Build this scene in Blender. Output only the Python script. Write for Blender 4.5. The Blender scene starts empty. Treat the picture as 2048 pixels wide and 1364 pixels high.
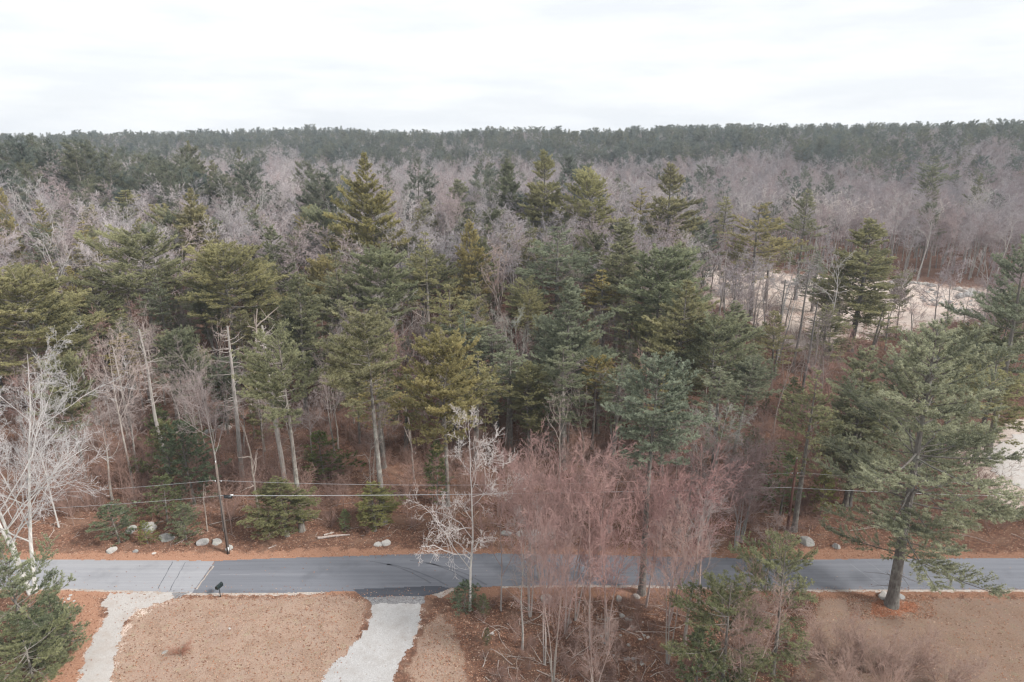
import bpy, math, random
import numpy as np

# ------------------------------------------------------------------ scene, camera, light
scene = bpy.context.scene
COL = scene.collection
CAM_H, PITCH, F = 40.0, math.radians(17.1), 1365.33   # F in pixels of a 2048 wide picture
cam_d = bpy.data.cameras.new('camera'); cam = bpy.data.objects.new('camera', cam_d); COL.objects.link(cam)
cam.location = (0, 0, CAM_H); cam.rotation_euler = (math.radians(90) - PITCH, 0, 0)
cam_d.sensor_width = 36; cam_d.lens = 24; cam_d.clip_start = 0.5; cam_d.clip_end = 6000
scene.camera = cam

SUN_EL, SUN_AZ = math.radians(38), math.radians(118)   # azimuth measured from +Y towards +X: right, a little behind the camera
w = bpy.data.worlds.new('World'); scene.world = w; w.use_nodes = True
nt = w.node_tree; nt.nodes.clear()
out = nt.nodes.new('ShaderNodeOutputWorld'); bg = nt.nodes.new('ShaderNodeBackground')
sky = nt.nodes.new('ShaderNodeTexSky'); sky.sky_type = 'NISHITA'; sky.sun_disc = False
sky.sun_elevation = SUN_EL; sky.sun_rotation = SUN_AZ
tc = nt.nodes.new('ShaderNodeTexCoord'); mp = nt.nodes.new('ShaderNodeMapping'); mp.inputs['Scale'].default_value = (1.4, 1.8, 8.0)
mp.inputs['Location'].default_value = (0.3, 0.2, 0.4)
no = nt.nodes.new('ShaderNodeTexNoise'); no.inputs['Scale'].default_value = 2.6; no.inputs['Detail'].default_value = 7; no.inputs['Roughness'].default_value = .55
rp = nt.nodes.new('ShaderNodeValToRGB')
rp.color_ramp.elements[0].position = .38; rp.color_ramp.elements[0].color = (7.35, 7.6, 7.95, 1)
rp.color_ramp.elements[1].position = .62; rp.color_ramp.elements[1].color = (8.65, 8.8, 8.95, 1)
mx = nt.nodes.new('ShaderNodeMixRGB'); mx.inputs[0].default_value = .93
nt.links.new(tc.outputs['Generated'], mp.inputs[0]); nt.links.new(mp.outputs[0], no.inputs['Vector']); nt.links.new(no.outputs['Fac'], rp.inputs[0])
nt.links.new(sky.outputs[0], mx.inputs[1]); nt.links.new(rp.outputs[0], mx.inputs[2])
nt.links.new(mx.outputs[0], bg.inputs[0]); bg.inputs[1].default_value = 0.095
nt.links.new(bg.outputs[0], out.inputs[0])
sl = bpy.data.lights.new('sun', 'SUN'); so = bpy.data.objects.new('sun', sl); COL.objects.link(so)
sl.energy = 3.3; sl.angle = math.radians(9); sl.color = (1, .975, .94)
so.rotation_euler = (math.radians(90) - SUN_EL, 0, math.pi - SUN_AZ); so.location = (0, 0, 120)
scene.view_settings.view_transform = 'Standard'; scene.view_settings.look = 'None'
scene.view_settings.exposure = 0.46; scene.view_settings.gamma = 1
cy = scene.cycles
cy.max_bounces = 5; cy.diffuse_bounces = 3; cy.transmission_bounces = 3; cy.glossy_bounces = 1; cy.volume_bounces = 0
cy.transparent_max_bounces = 6; cy.use_denoising = True; cy.denoising_prefilter = 'ACCURATE'; cy.filter_width = 1.3

# ------------------------------------------------------------------ terrain and pixel helpers
def sst(a, b, x):
    t = np.clip((x - a) / (b - a), 0, 1); return t * t * (3 - 2 * t)
def terrain(x, y):
    x = np.asarray(x, float); y = np.asarray(y, float)
    a = x / np.maximum(y, 20.)
    d0 = 370 - 110 * sst(0, .75, a) + 60 * sst(0, .75, -a)
    d1 = 690 - 220 * sst(0, .75, a) + 110 * sst(0, .75, -a)
    h = (16.4 + 4.6 * sst(-.1, .6, a) - 1.0 * sst(0, .6, -a)) * sst(d0, d1, y)
    h = h + 7.5 * sst(78, 150, y) * (1 - sst(185, 290, y)) * (1 - sst(14, 52, x))
    h = h + 9.5 * np.exp(-(((x + 165) / 55) ** 2 + ((y - 225) / 60) ** 2))
    h = h + 1.6 * sst(120, 200, y)
    wob = sst(64, 80, y)
    h = h + wob * (.5 * np.sin(x * .11 + 1.3) * np.cos(y * .09) + .22 * np.sin(x * .37 + y * .21) + .12 * np.sin(x * .9 - y * .7))
    h = h + 3 * sst(200, 400, y) * np.sin(x * .012 + 1) * np.sin(y * .013)
    h = h + sst(380, 560, y) * (1.2 * np.sin(x * .031 + 2) + 1.3 * np.sin(x * .0125 + y * .006) + .8 * np.sin(x * .06 + y * .02))
    return h
cp, sp = math.cos(PITCH), math.sin(PITCH)
def ray(px, py):
    u = (px - 1024) / F; v = -(py - 682) / F
    return np.array([u, cp + v * sp, -sp + v * cp])
def at(px, py, h=0.0):
    """the place whose ground + h is seen at this pixel"""
    d = ray(px, py); t = np.linspace(30, 900, 8000)
    P = d[None] * t[:, None]; z = CAM_H + P[:, 2]
    below = z < terrain(P[:, 0], P[:, 1]) + h
    i = int(np.argmax(below)) if below.any() else len(t) - 1
    return float(P[i, 0]), float(P[i, 1])
def top_z(py, y, px=1024):
    d = ray(px, py); return CAM_H + d[2] / d[1] * y
def depth(y, z=0.0):
    return y * cp + (CAM_H - z) * sp
def proj(x, y, z):
    dz = z - CAM_H; dep = y * cp - dz * sp
    return 1024 + F * x / dep, 682 - F * (y * sp + dz * cp) / dep

# ------------------------------------------------------------------ materials
def mat(name):
    m = bpy.data.materials.new(name); m.use_nodes = True; n = m.node_tree; n.nodes.clear()
    o = n.nodes.new('ShaderNodeOutputMaterial'); return m, n, o
class N:
    """tiny node helper"""
    def __init__(s, n): s.n = n
    def __call__(s, kind, ins=None, **kw):
        nd = s.n.nodes.new(kind)
        for k, v in kw.items(): setattr(nd, k, v)
        for k, v in (ins or {}).items():
            if isinstance(v, bpy.types.NodeSocket): s.n.links.new(v, nd.inputs[k])
            else: nd.inputs[k].default_value = v
        return nd
def mixc(g, f, a, b, t='MIX'):
    nd = g('ShaderNodeMixRGB', {0: f, 1: a, 2: b}, blend_type=t); return nd.outputs[0]
def ramp(g, v, p0, p1, c0=(0, 0, 0, 1), c1=(1, 1, 1, 1)):
    nd = g('ShaderNodeValToRGB', {0: v}); e = nd.color_ramp.elements
    e[0].position = p0; e[0].color = c0; e[1].position = p1; e[1].color = c1; return nd.outputs[0]
def noise(g, vec, sc, det=3, rough=.5):
    return g('ShaderNodeTexNoise', {'Vector': vec, 'Scale': sc, 'Detail': det, 'Roughness': rough}).outputs['Fac']
def pos(g): return g('ShaderNodeNewGeometry').outputs['Position']
def c4(*c): return (c[0], c[1], c[2], 1)

def foliage_mat(name, dark, light):
    m, n, o = mat(name); g = N(n)
    oi = g('ShaderNodeObjectInfo'); at_ = g('ShaderNodeAttribute', attribute_name='tint')
    c = mixc(g, at_.outputs['Fac'], c4(*dark), c4(*light))
    r = ramp(g, oi.outputs['Random'], 0, 1, (.86, .93, 1.02, 1), (1.12, 1.04, .86, 1))
    c = mixc(g, 1.0, c, r, 'MULTIPLY'); c = mixc(g, 1.0, c, oi.outputs['Color'], 'MULTIPLY')
    d = g('ShaderNodeBsdfDiffuse', {'Color': c}); t = g('ShaderNodeBsdfTranslucent', {'Color': c})
    mx_ = g('ShaderNodeMixShader', {0: .5, 1: d.outputs[0], 2: t.outputs[0]})
    n.links.new(mx_.outputs[0], o.inputs[0]); return m
def bark_mat(name, c0, c1, lichen=.25, twig=None):
    m, n, o = mat(name); g = N(n)
    tcn = g('ShaderNodeTexCoord'); mpn = g('ShaderNodeMapping', {0: tcn.outputs['Object'], 'Scale': (6, 6, 1.2)})
    f = noise(g, mpn.outputs[0], 1.6, 5, .65)
    c = mixc(g, ramp(g, f, .35, .68), c4(*c0), c4(*c1))
    f2 = noise(g, tcn.outputs['Object'], 1.3, 4, .6)
    l = g('ShaderNodeMath', {0: ramp(g, f2, .53, .62), 1: lichen}, operation='MULTIPLY').outputs[0]
    c = mixc(g, l, c, c4(.42, .44, .38))
    if twig:
        a = g('ShaderNodeAttribute', attribute_name='thin')
        c = mixc(g, a.outputs['Fac'], c, c4(*twig))
    oi = g('ShaderNodeObjectInfo'); c = mixc(g, 1.0, c, oi.outputs['Color'], 'MULTIPLY')
    r = ramp(g, oi.outputs['Random'], 0, 1, (.85, .85, .87, 1), (1.15, 1.12, 1.1, 1)); c = mixc(g, 1.0, c, r, 'MULTIPLY')
    b = g('ShaderNodeBsdfDiffuse', {'Color': c, 'Roughness': .8}); n.links.new(b.outputs[0], o.inputs[0]); return m

M = {}
M['needle'] = foliage_mat('pine_needles', (.205, .203, .135), (.50, .47, .32))
M['far_needle'] = foliage_mat('far_pine_needles', (.11, .13, .105), (.27, .285, .225))
M['hemlock'] = foliage_mat('hemlock_needles', (.13, .145, .09), (.35, .35, .23))
M['bark_pine'] = bark_mat('pine_bark', (.13, .115, .10), (.27, .25, .225), .35, (.20, .17, .15))
M['bark_grey'] = bark_mat('grey_bark', (.22, .20, .18), (.42, .39, .36), .5, (.34, .295, .28))
M['bark_white'] = bark_mat('pale_bark', (.32, .305, .285), (.58, .56, .53), .5, (.44, .415, .40))
M['bark_red'] = bark_mat('maple_bark', (.27, .24, .22), (.45, .41, .38), .4, (.36, .242, .218))
M['bark_haze'] = bark_mat('far_twigs', (.33, .30, .30), (.50, .465, .46), .3, (.44, .405, .41))
M['bark_mauve'] = bark_mat('mauve_twigs', (.30, .27, .26), (.45, .42, .41), .3, (.40, .335, .33))
M['bark_dead'] = bark_mat('dead_wood', (.27, .24, .21), (.50, .46, .42), .3, (.42, .36, .33))
M['bark_brown'] = bark_mat('brown_twigs', (.20, .15, .12), (.33, .26, .22), .1, (.30, .20, .165))

def litter_nodes(g, P):
    v = g('ShaderNodeTexVoronoi', {'Vector': P, 'Scale': 8.0}); sep = g('ShaderNodeSeparateColor', {0: v.outputs['Color']})
    big = noise(g, P, .35, 4, .6); mid = noise(g, P, 2.2, 4, .65)
    a = mixc(g, sep.outputs[0], c4(.11, .058, .042), c4(.26, .142, .096))
    a = mixc(g, g('ShaderNodeMath', {0: sep.outputs[1], 1: .96}, operation='GREATER_THAN').outputs[0], a, c4(.42, .29, .22))
    a = mixc(g, ramp(g, mid, .42, .66), a, c4(.10, .058, .043))
    a = mixc(g, ramp(g, big, .48, .72), a, c4(.20, .125, .09))
    return a
def ground_mat():
    m, n, o = mat('ground'); g = N(n); P = pos(g)
    lit = litter_nodes(g, P)
    at1 = g('ShaderNodeAttribute', attribute_name='lawn').outputs['Fac']
    at2 = g('ShaderNodeAttribute', attribute_name='verge').outputs['Fac']
    at3 = g('ShaderNodeAttribute', attribute_name='sand').outputs['Fac']
    at4 = g('ShaderNodeAttribute', attribute_name='needles').outputs['Fac']
    fine = noise(g, P, 9, 5, .7); mid = noise(g, P, 1.1, 5, .65); big = noise(g, P, .22, 4, .6)
    def mask(a, w=.45):
        s = g('ShaderNodeMath', {0: mid, 1: -.5}, operation='ADD').outputs[0]
        s2 = g('ShaderNodeMath', {0: fine, 1: -.5}, operation='ADD').outputs[0]
        s = g('ShaderNodeMath', {0: s, 1: 1.7, 2: a}, operation='MULTIPLY_ADD').outputs[0]
        s = g('ShaderNodeMath', {0: s2, 1: .9, 2: s}, operation='MULTIPLY_ADD').outputs[0]
        return ramp(g, s, .40, .62)
    vo = g('ShaderNodeTexVoronoi', {'Vector': P, 'Scale': 16.0}); vs = g('ShaderNodeSeparateColor', {0: vo.outputs['Color']})
    grass = mixc(g, ramp(g, fine, .38, .64), c4(.32, .225, .17), c4(.46, .345, .27))
    grass = mixc(g, ramp(g, mid, .48, .68), grass, c4(.35, .245, .19))
    grass = mixc(g, ramp(g, big, .5, .66, c1=(.55, .55, .55, 1)), grass, c4(.31, .215, .175))
    grass = mixc(g, ramp(g, noise(g, P, .6, 5, .7), .60, .70, c1=(.6, .6, .6, 1)), grass, c4(.30, .28, .15))
    grass = mixc(g, g('ShaderNodeMath', {0: vs.outputs[0], 1: .985}, operation='GREATER_THAN').outputs[0], grass, c4(.50, .37, .29))
    grass = mixc(g, g('ShaderNodeMath', {0: vs.outputs[1], 1: .95}, operation='GREATER_THAN').outputs[0], grass, c4(.27, .15, .10))
    verge = mixc(g, ramp(g, fine, .35, .62), c4(.25, .13, .085), c4(.37, .215, .145))
    nd = mixc(g, ramp(g, fine, .35, .62), c4(.30, .12, .065), c4(.44, .20, .12))
    sand = mixc(g, ramp(g, fine, .35, .62), c4(.48, .39, .335), c4(.70, .61, .54))
    sand = mixc(g, ramp(g, mid, .5, .66, c1=(.6, .6, .6, 1)), sand, c4(.45, .34, .28))
    sand = mixc(g, ramp(g, big, .5, .64, c1=(.7, .7, .7, 1)), sand, c4(.40, .28, .225))
    rl = ramp(g, g('ShaderNodeSeparateXYZ', {0: P}).outputs[0], 0, 1); grass = mixc(g, g('ShaderNodeMath', {0: rl, 1: .45}, operation='MULTIPLY').outputs[0], grass, mixc(g, ramp(g, mid, .35, .65), c4(.27, .165, .115), c4(.44, .29, .205)))
    grass = mixc(g, ramp(g, noise(g, P, 2.6, 6, .75), .40, .62, c1=(.55, .55, .55, 1)), grass, mixc(g, ramp(g, noise(g, P, .5, 3), .4, .6), c4(.38, .265, .205), c4(.30, .24, .205)))
    pa = noise(g, P, .55, 6, .72); pb = noise(g, g('ShaderNodeMapping', {0: P, 'Location': (31, 7, 0)}).outputs[0], 1.3, 6, .75)
    grass = mixc(g, ramp(g, pa, .47, .58, c1=(.7, .7, .7, 1)), grass, mixc(g, ramp(g, fine, .4, .6), c4(.20, .135, .10), c4(.38, .255, .185)))
    grass = mixc(g, ramp(g, pb, .55, .64, c1=(.6, .6, .6, 1)), grass, mixc(g, ramp(g, fine, .4, .6), c4(.22, .20, .12), c4(.42, .36, .25)))
    grass = mixc(g, ramp(g, noise(g, P, 16, 4, .8), .42, .62, c0=(.55, .55, .55, 1), c1=(0, 0, 0, 1)), grass, c4(.20, .14, .105))
    c = mixc(g, mask(at1), lit, grass); c = mixc(g, mask(at2), c, verge); c = mixc(g, mask(at3), c, sand); c = mixc(g, mask(at4), c, nd)
    bp = g('ShaderNodeBump', {'Strength': .6, 'Distance': .06, 'Height': fine})
    b = g('ShaderNodeBsdfDiffuse', {'Color': c, 'Roughness': .9, 'Normal': bp.outputs[0]}); n.links.new(b.outputs[0], o.inputs[0]); return m
def asphalt_mat(name, base, pale, tracks=True):
    m, n, o = mat(name); g = N(n); P = pos(g)
    st = g('ShaderNodeMapping', {0: P, 'Scale': (.035, 1.5, 1)}).outputs[0]
    c = mixc(g, ramp(g, noise(g, st, 1.7, 4, .6), .35, .7), c4(*base), c4(*pale))
    c = mixc(g, ramp(g, noise(g, P, 22, 4, .75), .3, .75, c1=(.5, .5, .5, 1)), c, c4(*[x * 1.6 for x in base]))
    c = mixc(g, ramp(g, noise(g, P, .28, 4, .6), .55, .7, c1=(.35, .35, .35, 1)), c, c4(*[x * .65 for x in base]))
    c = mixc(g, ramp(g, noise(g, g('ShaderNodeMapping', {0: P, 'Scale': (.25, 1.4, 1)}).outputs[0], 1.1, 5, .7), .58, .68, c1=(.4, .4, .4, 1)), c, c4(*[x * 1.45 for x in base]))
    b = g('ShaderNodeBsdfPrincipled', {'Base Color': c, 'Roughness': .82, 'Specular IOR Level': .25}); n.links.new(b.outputs[0], o.inputs[0]); return m
def gravel_mat(name, c0, c1, c2, sc=11):
    m, n, o = mat(name); g = N(n); P = pos(g)
    v = g('ShaderNodeTexVoronoi', {'Vector': P, 'Scale': sc}); s = g('ShaderNodeSeparateColor', {0: v.outputs['Color']})
    c = mixc(g, s.outputs[0], c4(*c0), c4(*c1))
    c = mixc(g, ramp(g, noise(g, P, .8, 5, .65), .46, .68, c1=(.8, .8, .8, 1)), c, c4(*c2))
    c = mixc(g, ramp(g, noise(g, P, 3.5, 4, .65), .60, .70, c1=(.6, .6, .6, 1)), c, c4(c2[0] * .75, c2[1] * .62, c2[2] * .5))
    bp = g('ShaderNodeBump', {'Strength': .5, 'Distance': .04, 'Height': s.outputs[0]})
    b = g('ShaderNodeBsdfDiffuse', {'Color': c, 'Normal': bp.outputs[0]}); n.links.new(b.outputs[0], o.inputs[0]); return m
def plain(name, col, rough=.6, metal=0.0, var=.25, sc=8.0):
    m, n, o = mat(name); g = N(n); tcn = g('ShaderNodeTexCoord').outputs['Object']
    c = mixc(g, ramp(g, noise(g, tcn, sc, 4, .6), .3, .7), c4(*[x * (1 - var) for x in col]), c4(*[min(1, x * (1 + var)) for x in col]))
    b = g('ShaderNodeBsdfPrincipled', {'Base Color': c, 'Roughness': rough, 'Metallic': metal}); n.links.new(b.outputs[0], o.inputs[0]); return m
M['ground'] = ground_mat()
M['asphalt'] = asphalt_mat('asphalt', (.140, .145, .163), (.20, .203, .222))
M['old_asphalt'] = asphalt_mat('old_asphalt', (.265, .265, .280), (.345, .34, .35))
M['black_top'] = asphalt_mat('fresh_asphalt', (.060, .064, .078), (.085, .088, .10))
M['edge'] = gravel_mat('sandy_edge', (.38, .33, .29), (.55, .49, .44), (.36, .25, .19))
M['gravel'] = gravel_mat('gravel', (.37, .355, .345), (.50, .485, .475), (.36, .335, .315), 20)
M['gravel_worn'] = gravel_mat('worn_gravel', (.43, .40, .375), (.55, .515, .485), (.44, .38, .34), 24)
M['gravel_dark'] = gravel_mat('dark_gravel', (.13, .13, .135), (.33, .32, .32), (.22, .21, .21))
M['rock'] = bark_mat('rock', (.24, .235, .225), (.44, .43, .41), .6)
M['pale_rock'] = bark_mat('pale_rock', (.33, .315, .30), (.55, .53, .50), .3)
M['pole_wood'] = plain('pole_wood', (.16, .125, .105), .9, sc=5)
M['pole_red'] = plain('pole_red_wood', (.15, .075, .06), .9, sc=5)
M['black'] = plain('black_metal', (.018, .02, .022), .45)
M['dark_green'] = plain('dark_painted_metal', (.012, .022, .022), .4)
M['wire'] = plain('wire', (.40, .41, .42), .5)
M['white'] = plain('white_plastic', (.75, .75, .75), .5, var=.1)
M['log'] = bark_mat('log_wood', (.30, .25, .22), (.52, .46, .42), .2)
M['orange_twig'] = bark_mat('dry_stems', (.30, .15, .09), (.46, .25, .16), 0)

# ------------------------------------------------------------------ mesh helpers
def new_mesh(name, V, Fq, mats, mat_idx=None, smooth=False, attrs=None, fside=4):
    me = bpy.data.meshes.new(name); V = np.asarray(V, np.float32); Fq = np.asarray(Fq, np.int32)
    me.vertices.add(len(V)); me.vertices.foreach_set('co', V.ravel())
    nf = len(Fq); k = Fq.shape[1]
    me.loops.add(nf * k); me.loops.foreach_set('vertex_index', Fq.ravel())
    me.polygons.add(nf); me.polygons.foreach_set('loop_start', np.arange(0, nf * k, k, dtype=np.int32))
    for m in mats: me.materials.append(m)
    if mat_idx is not None: me.polygons.foreach_set('material_index', np.asarray(mat_idx, np.int32))
    me.polygons.foreach_set('use_smooth', np.full(nf, smooth, bool))
    me.update(calc_edges=True)
    for an, av in (attrs or {}).items():
        at_ = me.attributes.new(an, 'FLOAT', 'POINT'); at_.data.foreach_set('value', np.asarray(av, np.float32))
    return me
def norm(v): return v / np.maximum(np.linalg.norm(v, axis=-1, keepdims=True), 1e-9)
def tube_arrays(P0, P1, R0, R1, sides):
    n = len(P0); d = norm(P1 - P0)
    ref = np.where(np.abs(d[:, 2:3]) > .9, np.array([[1., 0, 0]]), np.array([[0, 0, 1.]]))
    u = norm(np.cross(d, ref)); v = np.cross(d, u)
    a = np.linspace(0, 2 * math.pi, sides, endpoint=False); ca, sa = np.cos(a)[None, :, None], np.sin(a)[None, :, None]
    off = u[:, None] * ca + v[:, None] * sa
    A = P0[:, None] + off * R0[:, None, None]; B = P1[:, None] + off * R1[:, None, None]
    V = np.concatenate([A, B], 1).reshape(-1, 3)
    i = np.arange(sides); j = (i + 1) % sides
    q = np.stack([i, j, j + sides, i + sides], 1)[None] + (np.arange(n) * 2 * sides)[:, None, None]
    return V, q.reshape(-1, 4)
class Bag:
    """collects tubes and triangles into one mesh (all as quads; a triangle repeats nothing: kept in a second list)"""
    def __init__(s): s.V = []; s.Q = []; s.n = 0; s.a = []; s.m = []
    def tubes(s, P0, P1, R0, R1, sides, thin=None, mi=0):
        if len(P0) == 0: return
        V, Q = tube_arrays(P0, P1, R0, R1, sides)
        s.V.append(V); s.Q.append(Q + s.n); s.n += len(V)
        t = np.clip(1 - (np.repeat(R1, 2 * sides) - .012) / .05, 0, 1) if thin is None else np.full(len(V), thin)
        s.a.append(t); s.m.append(np.full(len(Q), mi))
    def quads(s, V, Q, a, mi=0):
        s.V.append(V); s.Q.append(Q + s.n); s.n += len(V); s.a.append(a); s.m.append(np.full(len(Q), mi))
    def mesh(s, name, mats, attr, smooth=False):
        return new_mesh(name, np.concatenate(s.V), np.concatenate(s.Q), mats, np.concatenate(s.m), smooth, {attr: np.concatenate(s.a)})
def grow(rng, p, d, L, r, nseg, wig, trop, tip=.35):
    pts = [p]; rad = [r]
    for k in range(nseg):
        p = p + d * (L / nseg)[:, None]; pts.append(p); rad.append(r * (1 - (1 - tip) * (k + 1) / nseg))
        d = norm(d + rng.normal(0, wig, d.shape) + np.array([0, 0, trop]))
    return np.stack(pts, 1), np.stack(rad, 1)
def spawn(rng, pts, rad, L, k, t0, t1, ang, asd, ratio, rr, fall=.5, flat=0.0, even=False):
    n, m = pts.shape[:2]; idx = np.repeat(np.arange(n), k)
    t = t0 + (t1 - t0) * ((np.tile(np.arange(k), n) + rng.random(n * k)) / k if even or k > 2 else rng.random(n * k))
    f = t * (m - 1); i = np.minimum(f.astype(int), m - 2); fr = (f - i)[:, None]
    p = pts[idx, i] * (1 - fr) + pts[idx, i + 1] * fr; d = norm(pts[idx, i + 1] - pts[idx, i])
    r = rad[idx, i] * (1 - fr[:, 0]) + rad[idx, i + 1] * fr[:, 0]
    q = norm(np.cross(d, rng.normal(0, 1, d.shape)) + 1e-6)
    if flat: q = norm(q * np.array([1, 1, 1 - flat]))
    a = np.radians(rng.normal(ang, asd, len(d)))[:, None]
    dd = norm(d * np.cos(a) + q * np.sin(a))
    LL = L[idx] * ratio * (1 - fall * (t - t0) / max(1e-6, t1 - t0)) * rng.uniform(.65, 1.25, len(d))
    return p, dd, LL, r * rr
def add_branch(bag, pts, rad, sides, mi=0):
    bag.tubes(pts[:, :-1].reshape(-1, 3), pts[:, 1:].reshape(-1, 3), rad[:, :-1].ravel(), rad[:, 1:].ravel(), sides, mi=mi)

# ------------------------------------------------------------------ bare trees
def bare_tree(seed, H, tr, levels, fork=None, lean=.02, trunk_wig=.03, trunk_frac=.9, stems=1, spread=.15, min_r=.008, trunk_seg=12):
    """returns (trunk bag, crown bag). levels: (k, t0, t1, angle, sd, length ratio, radius ratio, segments, wiggle, tropism, fall)"""
    rng = np.random.default_rng(seed); tb, cb = Bag(), Bag()
    a = rng.random(stems) * 6.28; ds = norm(np.stack([np.cos(a) * spread, np.sin(a) * spread, np.ones(stems)], 1) + rng.normal(0, lean, (stems, 3))) if stems > 1 else norm(np.array([[rng.normal(0, lean), rng.normal(0, lean), 1.]]))
    p = np.stack([np.cos(a) * tr * .8, np.sin(a) * tr * .8, np.full(stems, -.3)], 1) if stems > 1 else np.array([[0., 0, -.3]])
    L = np.full(stems, H * trunk_frac) * rng.uniform(.85, 1, stems) if stems > 1 else np.array([H * trunk_frac])
    r = np.full(stems, tr)
    pts, rad = grow(rng, p, ds, L, r, trunk_seg, trunk_wig, .03, .07)
    rad[:, 0] *= 1.25
    add_branch(tb, pts, rad, 8)
    for li, (k, t0, t1, ang, asd, ratio, rr, ns, wg, trp, fall) in enumerate(levels):
        p, d, L, r = spawn(rng, pts, rad, L, k, t0, t1, ang, asd, ratio, rr, fall)
        r = np.maximum(r, min_r)
        pts, rad = grow(rng, p, d, L, r, ns, wg, trp, .4)
        rad = np.maximum(rad, min_r * .7)
        add_branch(tb if li == 0 else cb, pts, rad, (5, 4, 3, 3, 3, 3)[li])
    return tb, cb
#                k  t0   t1   ang sd  len  rad  ns wig  trop fall
OPEN   = [(12, .22, .98, 52, 10, .56, .45, 7, .13, .06, .62), (8, .15, 1, 42, 12, .46, .55, 5, .15, .05, .5), (7, .12, 1, 40, 14, .48, .55, 4, .16, .04, .5), (5, .12, 1, 38, 14, .55, .6, 2, .15, .03, .4)]
TALL   = [(11, .48, .98, 40, 9, .38, .5, 6, .14, .08, .45), (7, .2, 1, 40, 12, .48, .55, 4, .17, .05, .4), (6, .12, 1, 40, 14, .5, .55, 3, .17, .04, .4), (5, .15, 1, 38, 14, .5, .6, 2, .15, .03, .4)]
MAPLE  = [(12, .26, .98, 42, 10, .46, .48, 6, .10, .08, .55), (7, .15, 1, 38, 11, .45, .5, 4, .12, .04, .45), (5, .1, 1, 36, 12, .5, .55, 3, .13, .04, .4), (3, .1, 1, 30, 12, .6, .6, 2, .10, .04, .3)]
CURLY  = [(16, .22, .97, 58, 12, .36, .5, 6, .22, .07, .5), (8, .2, 1, 48, 14, .45, .55, 5, .28, .10, .4), (6, .2, 1, 48, 14, .5, .6, 4, .3, .12, .4), (3, .3, 1, 45, 14, .5, .7, 3, .28, .14, .3)]
OAK    = [(6, .50, .95, 30, 8, .42, .66, 7, .2, .09, .35), (5, .3, 1, 42, 12, .42, .6, 4, .24, .06, .4), (4, .2, 1, 42, 14, .5, .6, 3, .2, .04, .4), (4, .2, 1, 40, 14, .5, .6, 2, .18, .03, .4)]
FARB   = [(9, .36, .98, 38, 9, .40, .55, 4, .14, .08, .45), (7, .2, 1, 40, 12, .5, .6, 3, .16, .05, .4), (6, .15, 1, 40, 14, .55, .65, 2, .16, .04, .4), (4, .2, 1, 38, 12, .5, .8, 1, .1, .03, .3)]
BRUSH  = [(7, .15, .95, 28, 9, .5, .6, 3, .12, .05, .4), (6, .15, 1, 32, 10, .5, .65, 2, .13, .03, .4)]
def measure(bags, twigs):
    V = np.concatenate([v for b in bags for v in b.V]); W = np.concatenate([v for b in twigs for v in b.V])
    return float(V[:, 2].max()), float(np.percentile(np.hypot(W[:, 0], W[:, 1]), 96))
def part_meshes(name, tb, cb, bark, twig=None):
    return (tb.mesh(name + '_trunk', [M[bark]], 'thin', True), cb.mesh(name + '_crown', [M[twig or bark]], 'thin'))
PROTO = {}   # key -> dict(trunk, crown, H, R)
def reg(key, tb, cb, bark, H, R, cat='tree', joined=False):
    H, R = measure([tb, cb], [cb])
    if joined:
        for q in (tb,): pass
        b = Bag(); b.V = tb.V + cb.V; off = sum(len(v) for v in tb.V); b.Q = tb.Q + [q + off for q in cb.Q]; b.a = tb.a + cb.a
        b.m = tb.m + [m + 1 for m in cb.m]
        me = b.mesh(key, [M[bark], M[joined]], 'thin' if joined != 'needle' and joined != 'hemlock' else 'tint')
        PROTO[key] = dict(mesh=me, H=H, R=R)
    else:
        t, c = part_meshes(key, tb, cb, bark); PROTO[key] = dict(trunk=t, crown=c, H=H, R=R)

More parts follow.
